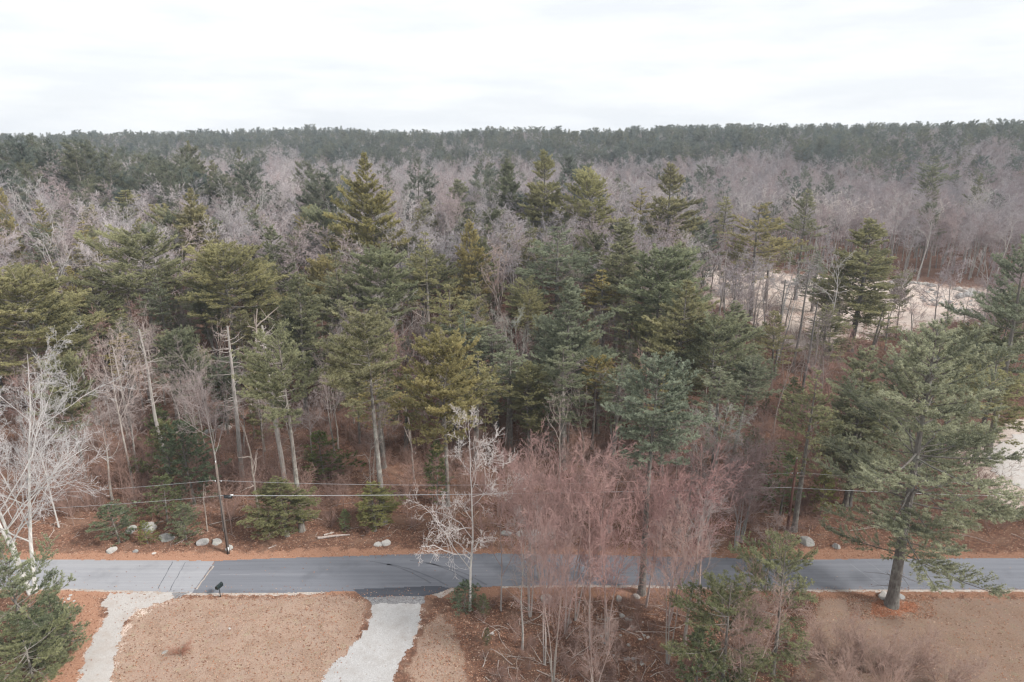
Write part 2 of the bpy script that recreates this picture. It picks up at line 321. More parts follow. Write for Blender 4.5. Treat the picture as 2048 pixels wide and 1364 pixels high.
# ------------------------------------------------------------------ pines
def needles(rng, bag, C, D, K, L, W, tint, mi=0):
    """K blades (thin quads) spraying from every tuft"""
    n = len(C); c = np.repeat(C, K, 0); d = np.repeat(D, K, 0)
    d = norm(d + rng.normal(0, .62, d.shape)); ln = rng.uniform(.65, 1.2, n * K)[:, None] * L
    s = norm(np.cross(d, rng.normal(0, 1, d.shape))) * (W * .5)
    V = np.stack([c - s * .5, c + s * .5, c + d * ln * .75 + s, c + d * ln - s * .6], 1).reshape(-1, 3)
    Q = (np.arange(n * K) * 4)[:, None] + np.arange(4)[None]
    a = np.repeat(np.clip(np.repeat(tint, K) + rng.normal(0, .12, n * K), 0, 1), 4)
    bag.quads(V, Q, a, mi)
def pine(seed, H, R, cb_frac, kind='cone', spacing=.75, per=5, fine=1.0, tr=None, gaps=.12, K=9, dead=True, tuft=.21, droop=0.0, twd=6.0, bend=.008, double=False):
    rng = np.random.default_rng(seed); tb, cb = Bag(), Bag(); tr = tr or H * .0135
    d = norm(np.array([[rng.normal(0, .012), rng.normal(0, .012), 1.]]))
    pts, rad = grow(rng, np.array([[0, 0, -.3]]), d, np.array([H * .985]), np.array([tr]), 16, bend, .01, .1)
    rad[:, 0] *= 1.35; add_branch(tb, pts, rad, 9)
    tz = pts[0, :, 2]; tx = pts[0, :, 0]; ty = pts[0, :, 1]; trd = rad[0]
    zb = H * cb_frac; zs = []; z = zb
    while z < H * .97:
        zs.append(z); z += spacing * rng.uniform(.7, 1.3) * (1 - .45 * (z - zb) / (H - zb))
    zs = np.array(zs); az_amp = rng.uniform(.1, .3, 3); az_ph = rng.random(3) * 6.28
    Z = []; A = []; LN = []
    for zz in zs:
        if rng.random() < gaps * .5: continue
        u = (zz - zb) / (H - zb); k = per + rng.integers(-1, 2)
        if kind == 'cone': pr = (1 - u) ** .82 * min(1, .62 + u * 2.2)
        elif kind == 'full': pr = (1 - u ** 1.35) ** .85 * min(1, .6 + u * 1.8) * (1 if rng.random() > .22 else .74)
        elif kind == 'broad': pr = math.sqrt(max(0, 1 - u ** 2.4)) * min(1, .45 + u * 1.8)
        elif kind == 'plates': pr = (1 - u ** 1.8) ** .8 * (1 if rng.random() > .3 else .62) * min(1, .6 + u * 1.4)
        else: pr = (1 - u) ** .6 * min(1, .5 + u * 1.5)
        wl = rng.uniform(.82, 1.12)
        a0 = rng.random() * 6.28
        for j in range(k):
            if rng.random() < gaps: continue
            a = a0 + j * 6.283 / k + rng.normal(0, .25)
            f = 1 + az_amp[0] * math.sin(a + az_ph[0]) + az_amp[1] * math.sin(2 * a + az_ph[1] + zz * .2)
            Z.append(zz + rng.normal(0, .12)); A.append(a); LN.append(max(.35, R * pr * wl * f * rng.uniform(.72, 1.12)))
    Z, A, LN = map(np.array, (Z, A, LN)); U = np.clip((Z - zb) / (H - zb), 0, 1)
    el = np.radians(2 - droop + 52 * U ** 1.6 + rng.normal(0, 6, len(U)))
    p = np.stack([np.interp(Z, tz, tx), np.interp(Z, tz, ty), Z], 1)
    dd = np.stack([np.cos(A) * np.cos(el), np.sin(A) * np.cos(el), np.sin(el)], 1)
    br = np.clip(LN * .012, .012, .085)
    bp, brd = grow(rng, p, dd, LN, br, 6, .06, .055, .3)
    add_branch(tb, bp, brd, 4)
    # side twigs
    nt_ = np.maximum(3, (LN * twd * fine).astype(int)); idx = np.repeat(np.arange(len(LN)), nt_)
    side = np.where(rng.random(len(idx)) < .5, -1., 1.)
    t = .22 + .78 * rng.random(len(idx)) ** .8; f = t * 6; i = np.minimum(f.astype(int), 5); fr = (f - i)[:, None]
    q = bp[idx, i] * (1 - fr) + bp[idx, i + 1] * fr; bd = norm(bp[idx, i + 1] - bp[idx, i])
    hor = norm(np.cross(bd, np.array([0, 0, 1.]))) * side[:, None]
    an = np.radians(rng.uniform(28, 66, len(idx)))[:, None]
    td = norm(bd * np.cos(an) + hor * np.sin(an) + np.array([0, 0, .30]) + rng.normal(0, .17, bd.shape))
    tl = np.clip(LN[idx] * (.15 + .34 * (1 - t)) * rng.uniform(.6, 1.25, len(idx)), .22, 1.9)
    tp, trr = grow(rng, q, td, tl, np.full(len(idx), .012), 2, .1, .09, .5)
    add_branch(cb, tp, trr, 3, mi=0)
    # tufts along twigs and branch ends
    sp_ = .125 / fine ** .5; k2 = np.maximum(2, (tl / sp_).astype(int)); j = np.repeat(np.arange(len(tl)), k2)
    t2 = .12 + .9 * rng.random(len(j)); f = np.minimum(t2, 1) * 2; i = np.minimum(f.astype(int), 1); fr = (f - i)[:, None]
    C = tp[j, i] * (1 - fr) + tp[j, i + 1] * fr; D = norm(norm(tp[j, i + 1] - tp[j, i]) + np.array([0, 0, .65]))
    btint = np.clip(rng.normal(.42, .2, len(LN)), 0, 1); tw = rng.normal(0, .14, len(tl))
    ti = btint[idx[j]] + tw[j] + .22 * (t2 > .8)
    nee = Bag() if False else cb
    needles(rng, nee, C, D, K, tuft, .045 / fine ** .3, ti, mi=1)
    C = bp[:, -1]; needles(rng, nee, C, norm(norm(bp[:, -1] - bp[:, -2]) + np.array([0, 0, .5])), K + 4, tuft * 1.1, .045, btint + .25, mi=1)
    # dead stubs below the crown
    if dead and cb_frac > .2:
        nd = int(zb / .55) * 2; zz = rng.uniform(zb * .25, zb, nd); a = rng.random(nd) * 6.28; e = np.radians(rng.normal(2, 12, nd))
        p = np.stack([np.interp(zz, tz, tx), np.interp(zz, tz, ty), zz], 1)
        dd = np.stack([np.cos(a) * np.cos(e), np.sin(a) * np.cos(e), np.sin(e)], 1)
        ll = rng.uniform(.3, 1, nd) ** 2 * R * .55 * (zz / zb)
        pp, pr_ = grow(rng, p, dd, ll, np.full(nd, .025), 4, .14, -.02, .35); add_branch(tb, pp, pr_, 3)
    return tb, cb
def pine_proto(key, H, R, joined=False, leaf='needle', **kw):
    tb, cb = pine(hash_seed(key), H, R, kw.pop('cbf'), **kw); H, R = measure([tb, cb], [cb])
    if joined:
        b = Bag(); b.V = tb.V + cb.V; off = sum(len(v) for v in tb.V); b.Q = tb.Q + [q + off for q in cb.Q]; b.a = tb.a + cb.a; b.m = tb.m + cb.m
        PROTO[key] = dict(mesh=b.mesh(key, [M['bark_pine'], M[leaf]], 'tint'), H=H, R=R)
    else:
        t = tb.mesh(key + '_trunk', [M['bark_pine']], 'thin', True)
        c = cb.mesh(key + '_crown', [M['bark_pine'], M[leaf]], 'tint'); PROTO[key] = dict(trunk=t, crown=c, H=H, R=R)
def hash_seed(s): return sum((i + 1) * 31 * ord(c) for i, c in enumerate(s)) % 100000

for i in range(3):
    pine_proto(f'cone{i}', 22, 5.2, cbf=.26, kind='cone')
    pine_proto(f'broad{i}', 23, 6.0, cbf=.42, kind='broad', spacing=.85)
    pine_proto(f'plates{i}', 23, 5.2, cbf=.34, kind='plates', spacing=1.0, gaps=.16)
    pine_proto(f'high{i}', 24, 4.6, cbf=.58, kind='broad', spacing=.8)
    pine_proto(f'fluffy{i}', 18, 4.2, cbf=.16, kind='round', spacing=.6)
    pine_proto(f'young{i}', 7, 2.3, cbf=.10, kind='round', spacing=.42, leaf='hemlock', tuft=.15, dead=False)
    pine_proto(f'slim{i}', 21, 3.0, cbf=.40, kind='plates', spacing=.9)
pine_proto('giant', 25, 8.6, cbf=.21, kind='plates', spacing=.95, per=6, fine=1.35, gaps=.26, tr=.42, tuft=.18, K=7, droop=12, twd=5.5, bend=.003)
for i in range(3): pine_proto(f'dense{i}', 26, 6.0, cbf=.24, kind='full', spacing=.72, per=6, fine=1.15, gaps=.10, tuft=.23)
pine_proto('front', 23, 4.1, cbf=.60, kind='round', spacing=.5, per=6, fine=1.4, gaps=.06, tuft=.17, K=7)
pine_proto('bough', 16, 5.0, cbf=.05, kind='broad', spacing=.85, per=5, fine=1.2, tuft=.19, K=6, leaf='hemlock', gaps=.34)
pine_proto('spray', 12, 6.0, cbf=.08, kind='plates', spacing=.9, per=5, fine=1.3, tuft=.18, K=6, leaf='hemlock', gaps=.3, droop=4)
for i in range(3):
    pine_proto(f'mid_pine{i}', 20, 5.0, joined=True, cbf=.3, kind=('cone', 'broad', 'plates')[i], spacing=1.15, per=5, K=6, tuft=.42, twd=3.2, dead=False)
    pine_proto(f'ridge_pine{i}', 20, 5.0, joined=True, leaf='far_needle', cbf=.3, kind=('full', 'broad', 'plates')[i], spacing=1.15, per=5, K=6, tuft=.42, twd=3.2, dead=False)
    pine_proto(f'far_pine{i}', 19, 4.6, joined=True, leaf='far_needle', cbf=.35, kind=('cone', 'broad', 'round')[i], spacing=1.7, per=5, K=5, tuft=.7, twd=1.8, dead=False)

def bare_proto(key, H, R, bark, levels, joined=False, twig=None, **kw):
    tb, cb = bare_tree(hash_seed(key), H, kw.pop('tr', H * .011), levels, **kw)
    if joined: reg(key, tb, cb, bark, H, R, joined=twig or bark)
    else: reg(key, tb, cb, bark, H, R)
bare_proto('open0', 18, 9, 'bark_white', OPEN, trunk_wig=.03, tr=.145, stems=3, spread=.11)
bare_proto('open1', 15, 5, 'bark_white', OPEN, tr=.15)
bare_proto('curly0', 14, 4.5, 'bark_white', CURLY, tr=.095, trunk_wig=.04)
for i in range(3):
    bare_proto(f'maple{i}', 13, 4, 'bark_red', MAPLE, tr=.07, trunk_wig=.035, stems=(1, 2, 3)[i], spread=.12, min_r=.009)
    bare_proto(f'tall{i}', 18, 4, 'bark_grey', TALL, tr=.16, trunk_wig=.04)
bare_proto('whiteoak0', 19, 4.5, 'bark_white', OAK, tr=.19, trunk_wig=.035, min_r=.027)
bare_proto('whiteoak1', 19, 4.5, 'bark_white', OAK, tr=.17, trunk_wig=.05, min_r=.027)
bare_proto('whiteoak2', 19, 4.5, 'bark_white', OAK, tr=.18, trunk_wig=.04, min_r=.027)
bare_proto('gnarled', 14, 4.5, 'bark_dead', OAK, tr=.17, trunk_wig=.07)
for i in range(3):
    bare_proto(f'mid_bare{i}', 18, 4.5, 'bark_grey', FARB, joined=True, twig='bark_haze', min_r=.016, tr=.17)
    bare_proto(f'mid_red{i}', 17, 4.3, 'bark_grey', FARB, joined=True, twig='bark_mauve', min_r=.016, tr=.15)
bare_proto('mid_oak', 19, 4.8, 'bark_white', OAK[:3], joined=True, twig='bark_white', min_r=.022, tr=.19, trunk_wig=.05)
bare_proto('mid_oak1', 19, 4.8, 'bark_white', OAK[:3], joined=True, twig='bark_white', min_r=.022, tr=.17, trunk_wig=.06)
for i in range(2):
    bare_proto(f'brush{i}', 3.2, 1.4, 'bark_brown', BRUSH, joined=True, twig='bark_brown', stems=9, spread=.42, tr=.022, min_r=.007, trunk_seg=5, trunk_wig=.1)
    bare_proto(f'sapling{i}', 7, 1.4, 'bark_brown', MAPLE[:3], joined=True, twig='bark_brown', tr=.04, min_r=.007)
SHRUB = [(10, .12, .97, 30, 9, .42, .6, 4, .12, .05, .4), (7, .15, 1, 34, 10, .45, .65, 3, .13, .03, .4), (4, .15, 1, 34, 10, .5, .8, 2, .13, .03, .4)]
bare_proto('shrub', 5, 2.5, 'bark_brown', SHRUB, stems=9, spread=.38, tr=.035, min_r=.006, trunk_seg=7, trunk_wig=.08)

# snags
def snag_proto(key, H, r, stubs, fork=False, bark='bark_dead'):
    rng = np.random.default_rng(hash_seed(key)); tb, cb = Bag(), Bag()
    pts, rad = grow(rng, np.array([[0, 0, -.3]]), norm(np.array([[.02, 0, 1.]])), np.array([H]), np.array([r]), 12, .03 if not fork else .08, .02, .35)
    add_branch(tb, pts, rad, 8)
    z = rng.uniform(.5 if not fork else .35, .99, stubs); f = z * 12; i = np.minimum(f.astype(int), 11); fr = (f - i)[:, None]
    p = pts[0, i] * (1 - fr) + pts[0, i + 1] * fr; a = rng.random(stubs) * 6.28
    e = .1 if not fork else .9
    d = norm(np.stack([np.cos(a), np.sin(a), np.full(stubs, e)], 1)); L = rng.uniform(.3, 1, stubs) * H * (.12 if not fork else .28)
    q, qr = grow(rng, p, d, L, np.full(stubs, .035 if not fork else .07), 5, .12 if not fork else .22, .04, .3); add_branch(cb, q, qr, 4)
    p2, d2, L2, r2 = spawn(rng, q, qr, L, 2, .3, 1, 45, 15, .4, .6); q, qr = grow(rng, p2, d2, L2, r2, 2, .2, 0, .4); add_branch(cb, q, qr, 3)
    reg(key, tb, cb, bark, H, H * .15)
snag_proto('snag_stub', 16, .24, 46, False, 'bark_white')
snag_proto('snag_fork', 11, .13, 7, True)
snag_proto('snag_thin', 9, .11, 5, True)

# ------------------------------------------------------------------ objects
def props(o, label=None, cat=None, group=None, kind=None):
    if label: o['label'] = label
    if cat: o['category'] = cat
    if group: o['group'] = group
    if kind: o['kind'] = kind
def mesh_obj(name, me, parent=None):
    o = bpy.data.objects.new(name, me); COL.objects.link(o)
    if parent: o.parent = parent
    return o
rnd = random.Random(7)
TREES = []  # (x, y, r) of what already stands
def put(key, name, x, y, H, R, label, cat, group=None, color=(1, 1, 1), rot=None, bark=(1, 1, 1), z=None, lean=None):
    p = PROTO[key]; z = float(terrain(x, y)) if z is None else z
    sc = (R / p['R'], R / p['R'], H / p['H']); rt = (lean[0] if lean else 0, lean[1] if lean else 0, rnd.random() * 6.28 if rot is None else rot)
    if 'mesh' in p:
        o = mesh_obj(name, p['mesh']); o.color = (*color, 1)
    else:
        o = bpy.data.objects.new(name, None); COL.objects.link(o); o.empty_display_size = .5
        t = mesh_obj('trunk', p['trunk'], o); t.color = (*bark, 1)
        c = mesh_obj('crown', p['crown'], o); c.color = (*color, 1)
    o.location = (x, y, z - .05); o.rotation_euler = rt; o.scale = sc
    props(o, label, cat, group); TREES.append((x, y)); return o
def spot(tx, ty, hw, H=None, base=None):
    """top pixel, half width in pixels, and either the height or the pixel of the foot -> x, y, H, R"""
    if base is not None:
        x, y = at(*base); H = top_z(ty, y, tx) - float(terrain(x, y))
    elif H >= 60:
        y = H; d = ray(tx, ty); x = d[0] / d[1] * y; H = top_z(ty, y) - float(terrain(x, y))
    else: x, y = at(tx, ty, H)
    z = float(terrain(x, y)) + H
    return x, y, H, hw * depth(y, z - H * .3) / F

# ---- the setting: ground
def axis(a0, a1, step, lim, g=1.09):
    c = list(np.arange(a0, a1 + step, step)); s = step
    while c[-1] < lim[1]: s *= g; c.append(c[-1] + s)
    s = step; lo = []
    x = a0
    while x > lim[0]: s *= g; x -= s; lo.append(x)
    return np.array(lo[::-1] + c)
X = axis(-58, 75, .5, (-1150, 1150)); Y = axis(34, 84, .5, (-120, 960), 1.06)
GX, GY = np.meshgrid(X, Y); GZ = terrain(GX, GY)
def inside(poly, x, y):
    r = np.zeros(np.shape(x), bool); n = len(poly)
    for i in range(n):
        x0, y0 = poly[i]; x1, y1 = poly[(i + 1) % n]
        c = ((y0 > y) != (y1 > y)) & (x < (x1 - x0) * (y - y0) / (y1 - y0 + 1e-12) + x0); r ^= c
    return r
def wpoly(pts): return [at(*p) for p in pts]
def soft(polys, it=3):
    m = np.zeros(GX.shape)
    for p in polys: m = np.maximum(m, inside(wpoly(p), GX, GY).astype(float))
    for _ in range(it):
        q = np.pad(m, 1, mode='edge'); m = (q[:-2, 1:-1] + q[2:, 1:-1] + q[1:-1, :-2] + q[1:-1, 2:] + 2 * q[1:-1, 1:-1]) / 6
    return m
lawn_p = [(110, 1186), (720, 1189), (755, 1215), (640, 1500), (150, 1500), (190, 1300)]
lawn = soft([[(285, 1195), (700, 1192), (740, 1210), (720, 1280), (620, 1500), (200, 1500), (215, 1300)], [(1640, 1200), (2300, 1190), (2300, 1500), (1560, 1500), (1600, 1280)],
             [(870, 1215), (905, 1250), (925, 1320), (960, 1500), (790, 1500), (820, 1330)]], 4)
lawn[GY < 38] = .9
verge = soft([[(-200, 1104), (420, 1104), (900, 1096), (1500, 1098), (2300, 1104), (2300, 1125), (-200, 1125)], [(-200, 1170), (2300, 1170), (2300, 1196), (-200, 1190)],
              [(90, 1190), (190, 1190), (215, 1260), (170, 1400), (90, 1500), (60, 1400), (160, 1260)]], 7)
needl = soft([[(1735, 1205), (1840, 1205), (1835, 1228), (1750, 1232)]], 1)
sand = soft([[(1390, 560), (1420, 532), (1600, 548), (1790, 560), (1880, 572), (2100, 585), (2100, 630), (1960, 630), (1850, 655), (1700, 680), (1560, 700), (1500, 640), (1400, 590)],
             [(1880, 880), (2200, 800), (2200, 1040), (2000, 1010), (1930, 940)]], 2)
dsand = soft([[(735, 1205), (852, 1205), (850, 1245), (838, 1290), (800, 1340), (775, 1420), (740, 1560), (550, 1560), (610, 1420), (645, 1340), (690, 1300), (728, 1250)], [(205, 1188), (400, 1187), (360, 1203), (325, 1222), (290, 1234), (266, 1250), (256, 1275), (250, 1310), (244, 1364), (245, 1500), (140, 1560), (152, 1364), (162, 1310), (186, 1265), (206, 1230), (196, 1205)]], 2)
sand = np.maximum(sand, dsand * .45)
V = np.stack([GX, GY, GZ], -1).reshape(-1, 3); ny, nx = GX.shape
ii = (np.arange(ny - 1)[:, None] * nx + np.arange(nx - 1)[None]).ravel()
Fq = np.stack([ii, ii + 1, ii + nx + 1, ii + nx], 1)
g_ = mesh_obj('ground', new_mesh('ground', V, Fq, [M['ground']], smooth=True, attrs=dict(lawn=lawn.ravel(), verge=verge.ravel(), sand=sand.ravel(), needles=needl.ravel())))
props(g_, 'leaf-strewn ground of the wood and the dry lawns', kind='structure')

# ---- flat sheets with ragged edges
def fnoise(x, y, s=1.0):
    return (np.sin(x * 1.7 * s + 1.1 * np.sin(y * 2.3 * s)) + np.sin(y * 2.9 * s + 1.7 * np.sin(x * 1.3 * s + 2)) + .6 * np.sin(5.1 * s * x + 3 * y * s) + .5 * np.sin(9.7 * s * y - 7.3 * s * x)) / 3.1
def sheet(name, poly, z, m, step=.12, rag=.16, label=None, drape=False):
    P = np.array(poly); x0, y0 = P.min(0) - .5; x1, y1 = P.max(0) + .5
    xs = np.arange(x0, x1, step); ys = np.arange(y0, y1, step); gx, gy = np.meshgrid(xs, ys)
    cx, cy_ = gx[:-1, :-1] + step / 2, gy[:-1, :-1] + step / 2
    keep = inside(poly, cx + rag * fnoise(cx, cy_, 1.3), cy_ + rag * fnoise(cy_ + 9, cx + 4, 1.6))
    nx_ = gx.shape[1]; i = (np.arange(gx.shape[0] - 1)[:, None] * nx_ + np.arange(nx_ - 1)[None])[keep]
    Fq = np.stack([i, i + 1, i + nx_ + 1, i + nx_], 1); used, inv = np.unique(Fq, return_inverse=True)
    zz = (terrain(gx, gy) if drape else 0 * gx) + z
    Vv = np.stack([gx, gy, zz], -1).reshape(-1, 3)[used]
    o = mesh_obj(name, new_mesh(name, Vv, inv.reshape(-1, 4), [M[m]])); props(o, label, kind='structure'); return o
near = [(-900, 1176), (130, 1178), (385, 1187), (560, 1187), (650, 1184), (900, 1177), (1000, 1173), (1150, 1171), (1300, 1172), (1450, 1177), (1620, 1180), (2900, 1180)]
far = [(-900, 1118), (80, 1120), (300, 1122), (430, 1123), (520, 1119), (700, 1113), (850, 1108), (1000, 1107), (1200, 1110), (1350, 1115), (1620, 1120), (1750, 1119), (2900, 1113)]
split_n, split_f = (385, 1187), (430, 1123)
road_n = [p for p in near if p[0] >= 385]; road_f = [p for p in far if p[0] >= 430]
sheet('road', wpoly(road_n + road_f[::-1]), .012, 'asphalt', rag=.05, label='dark grey asphalt road crossing the whole picture')
old_n = [p for p in near if p[0] <= 385]; old_f = [p for p in far if p[0] <= 430]
sheet('old_road', wpoly(old_n + old_f[::-1]), .008, 'old_asphalt', rag=.05, label='paler worn stretch of road on the left')
sheet('road_edge', wpoly([(px, py + 4) for px, py in near if px > 900] + [(px, py - 3) for px, py in near if px > 900][::-1]), .004, 'edge', step=.08, rag=.14)
sheet('road_shoulder', wpoly([(px, py + 4) for px, py in near if px < 700] + [(px, py - 3) for px, py in near if px < 700][::-1]), .004, 'edge', step=.08, rag=.16)
sheet('driveway_apron', wpoly([(705, 1180), (880, 1172), (900, 1178), (875, 1188), (845, 1193), (725, 1195)]), .020, 'black_top', rag=.04, label='fresh black asphalt strip where the right driveway meets the road')
sheet('driveway_apron', wpoly([(862, 1190), (905, 1176), (912, 1182), (880, 1196)]), .016, 'edge', rag=.08)
sheet('driveway_apron', wpoly([(725, 1192), (850, 1190), (850, 1206), (835, 1214), (745, 1212)]), .008, 'gravel_dark', rag=.12, label='dark gravel strip below the black apron')
drv_r = [(745, 1208), (842, 1208), (842, 1240), (828, 1285), (795, 1330), (765, 1420), (740, 1560), (560, 1560), (620, 1420), (655, 1340), (700, 1300), (738, 1250)]
sheet('driveway', wpoly(drv_r), .012, 'gravel', rag=.28, label='pale grey gravel driveway to the right of the oval lawn')
drv_l = [(222, 1188), (385, 1187), (345, 1198), (312, 1210), (276, 1222), (255, 1238), (240, 1270), (230, 1310), (222, 1364), (220, 1500), (150, 1560), (160, 1364), (170, 1310), (192, 1265), (215, 1230), (205, 1205)]
sheet('driveway', wpoly(drv_l), .010, 'gravel_worn', rag=.30, label='worn sandy driveway bending down the left side of the oval lawn')
sheet('driveway_patch', wpoly([(343, 1186), (378, 1186), (350, 1199), (348, 1192)]), .016, 'gravel_dark', rag=.06)
drv_f = [(1960, 905), (2030, 870), (2300, 820), (2500, 1000), (2300, 1040), (2080, 1000), (1990, 950)]
sheet('gravel_track', wpoly(drv_f), .05, 'gravel_worn', step=.3, rag=.4, drape=True, label='pale gravel track beyond the tall pine on the right')
# cracks and pale seam in the road
def strip(name, pts, wd, z, m, label=None):
    P = np.array([at(*p) for p in pts]); d = np.gradient(P, axis=0); nrm = norm(np.stack([-d[:, 1], d[:, 0]], 1)) * wd / 2
    r = np.random.default_rng(len(pts) + abs(int(P[0, 0] * 7))); jit = r.uniform(.5, 1.3, len(P))[:, None]
    A, B = P + nrm * jit, P - nrm * jit; n = len(P)
    Vv = np.concatenate([np.c_[A, np.full(n, z)], np.c_[B, np.full(n, z)]]); i = np.arange(n - 1)
    o = mesh_obj(name, new_mesh(name, Vv, np.stack([i, i + 1, i + 1 + n, i + n], 1), [M[m]])); props(o, label, kind='structure'); return o
def line(a, b, n, amp=.8):
    r = random.Random(int(a[0])); return [(a[0] + (b[0] - a[0]) * t / n + r.uniform(-amp, amp), a[1] + (b[1] - a[1]) * t / n + r.uniform(-amp, amp) * .4) for t in range(n + 1)]
strip('road_crack', line((345, 1125), (316, 1178), 12, .6), .05, .017, 'black_top')
strip('road_crack', line((371, 1125), (338, 1184), 12, .6), .04, .017, 'black_top')
strip('road_seam', line((428, 1133), (392, 1180), 9, 1.2), .14, .019, 'edge')
def arc(a, b, c, n=16): return [((1 - t) ** 2 * a[0] + 2 * t * (1 - t) * b[0] + t * t * c[0], (1 - t) ** 2 * a[1] + 2 * t * (1 - t) * b[1] + t * t * c[1]) for t in [k / n for k in range(n + 1)]]
M['tyre'] = asphalt_mat('tyre_rubber_mark', (.105, .108, .122), (.135, .138, .152))
for dx, dy in ((0, 0), (34, 9), (80, -4), (112, 6)): strip('tyre_mark', arc((740 + dx, 1124 + dy * .6), (800 + dx, 1128 + dy), (862 + dx, 1168 + dy * .5)), .16, .0165, 'tyre')
strip('road_seam', line((440, 1150), (620, 1149), 14, .6), .035, .017, 'old_asphalt')
strip('road_crack', line((1700, 1128), (1772, 1180), 12, .7), .035, .017, 'old_asphalt')
strip('road_crack', line((1730, 1122), (1790, 1160), 12, .7), .03, .017, 'old_asphalt')

# ---- boulders
def rock_mesh(seed, flat=.6, jag=.22):
    import bmesh
    bm = bmesh.new(); bmesh.ops.create_icosphere(bm, subdivisions=3, radius=1); r = np.random.default_rng(seed)
    dirs = norm(r.normal(0, 1, (14, 3))); cut = r.uniform(.55, .95, 14)
    for v in bm.verts:
        c = np.array(v.co)
        for d_, k in zip(dirs, cut):
            s = c @ d_
            if s > k: c = c - d_ * (s - k) * .92
        c = c * (1 + .04 * math.sin(c[0] * 9 + seed) * math.sin(c[1] * 8)); v.co = (c[0], c[1], c[2] * flat)
    me = bpy.data.meshes.new('boulder'); bm.to_mesh(me); bm.free(); return me
ROCKS = [rock_mesh(s, f) for s, f in ((1, .7), (5, .55), (9, .85), (14, .6), (21, .7))]
for k, me in enumerate(ROCKS): me.materials.append(M['rock'])
PALE = [m.copy() for m in ROCKS]
for m in PALE: m.materials[0] = M['pale_rock']
def boulder(px, py, w_px, label, group=None, pale=False, hh=1.0, c=1.0, name='boulder'):
    x, y = at(px, py); r = w_px * depth(y) / F / 2
    o = mesh_obj(name, (PALE if pale else ROCKS)[rnd.randrange(5)]); o.location = (x, y, float(terrain(x, y)) + r * .10 * hh)
    o.scale = (r, r * rnd.uniform(.7, 1), r * hh); o.rotation_euler = (rnd.uniform(-.2, .2), rnd.uniform(-.2, .2), rnd.random() * 6)
    o.color = (c, c, c, 1); props(o, label, 'boulder', group)
for px, py, w_, lb, pale, hh in [
    (225, 1102, 22, 'pale boulder by the road verge, leftmost on the far side', True, 1), (272, 1103, 14, 'small dark stone beside a stump on the left far verge', False, .8), (308, 1107, 9, 'small white stone at the edge of the far verge', True, .6),
    (300, 1058, 46, 'large mossy rock ledge behind the evergreen shrub', False, .8), (332, 1078, 34, 'low grey rock in front of the mossy ledge', False, .7), (262, 1062, 30, 'grey rock at the left end of the mossy ledge', False, .7),
    (404, 1088, 28, 'pale wedge shaped boulder left of the utility pole', True, 1), (433, 1086, 24, 'grey rounded boulder touching the utility pole on its left', False, .9), (458, 1098, 18, 'low grey boulder just behind the utility pole foot', False, .8),
    (757, 1090, 20, 'left half of the split whitish boulder on the verge', True, .5), (772, 1088, 20, 'right half of the split whitish boulder on the verge', True, .9),
    (1012, 1068, 26, 'brownish boulder behind the white twigged tree', False, .8), (1040, 1068, 22, 'round grey boulder left of the stone row', False, .8), (1072, 1072, 36, 'wide grey boulder opening the roadside stone row', False, .8), (1098, 1074, 34, 'grey slab boulder in the middle of the roadside stone row', False, .8),
    (1128, 1068, 18, 'small boulder closing the roadside stone row', False, .8), (1215, 1062, 28, 'pale boulder among the maple stems', False, .8),
    (1612, 1086, 36, 'brown and white boulder right of the reddish pole', False, .9), (1672, 1096, 17, 'narrow upright pale boulder on the right far verge', True, 1.6),
    (1300, 1072, 24, 'dark boulder behind the blue-green pine stem', False, .7),
    (1092, 1200, 26, 'grey boulder between the maple stems on the near verge', False, .9), (1238, 1200, 20, 'rough grey stone left of the pale round one', False, .8), (1272, 1195, 17, 'pale round boulder at the foot of the blue-green pine', True, 1.1),
    (1243, 1232, 13, 'small angular stone on the leaf litter between maples', False, .8), (1138, 1246, 14, 'small grey stone low among the maple stems', False, .8),
    (984, 1268, 10, 'small whitish stone in the brown clearing by the gravel drive', True, .8), (330, 1305, 13, 'small grey stone on the oval lawn beside dry stalks', False, .8), (459, 1259, 6, 'tiny white stone on the oval lawn', True, .7),
    (1768, 1194, 26, 'pale boulder left of the giant pine trunk', True, .9), (1800, 1195, 18, 'pale boulder right of the giant pine trunk', True, .8),
    (450, 856, 30, 'pale layered boulder seen between trunks deep in the wood', True, .8), (418, 864, 24, 'dark boulder left of the pale layered one', False, .7), (550, 838, 26, 'grey boulder behind the left front pine', False, .6), (352, 700, 16, 'far pale boulder between the pine trunks', True, .8)]:
    boulder(px, py, w_, lb, pale=pale, hh=hh)
rr = random.Random(3)
for k in range(26):
    boulder(rr.uniform(1180, 1300), rr.uniform(1235, 1330), rr.uniform(4, 13), 'fist to bucket sized stone strewn in the litter below the maples', 'loose stones below the red maples', pale=rr.random() < .4, hh=.7, name='stone')
for k in range(14):
    boulder(rr.uniform(112, 150), rr.uniform(1190, 1215), rr.uniform(3, 9), 'small pale stone in the rubble patch beside the left driveway', 'rubble stones by the left driveway', pale=True, hh=.6, name='stone')
edge_pts = [(1793, 562, 15), (1806, 566, 12), (1818, 566, 12), (1828, 567, 11), (1839, 569, 12), (1851, 570, 15), (1862, 571, 12), (1868, 572, 10), (1916, 580, 16), (1928, 584, 14), (1941, 584, 18), (1955, 587, 15), (1935, 592, 20), (1920, 594, 18), (1782, 565, 8), (1500, 556, 14), (1520, 558, 16), (1545, 560, 12), (1570, 566, 14), (1620, 562, 14), (1640, 566, 12), (1660, 566, 16), (1590, 560, 10)]
for px, py, w_ in edge_pts:
    boulder(px, py, w_ * 1.15, 'pale boulder in the row along the back edge of the sandy clearing', 'pale boulders edging the sandy clearing', pale=True, hh=1.0)
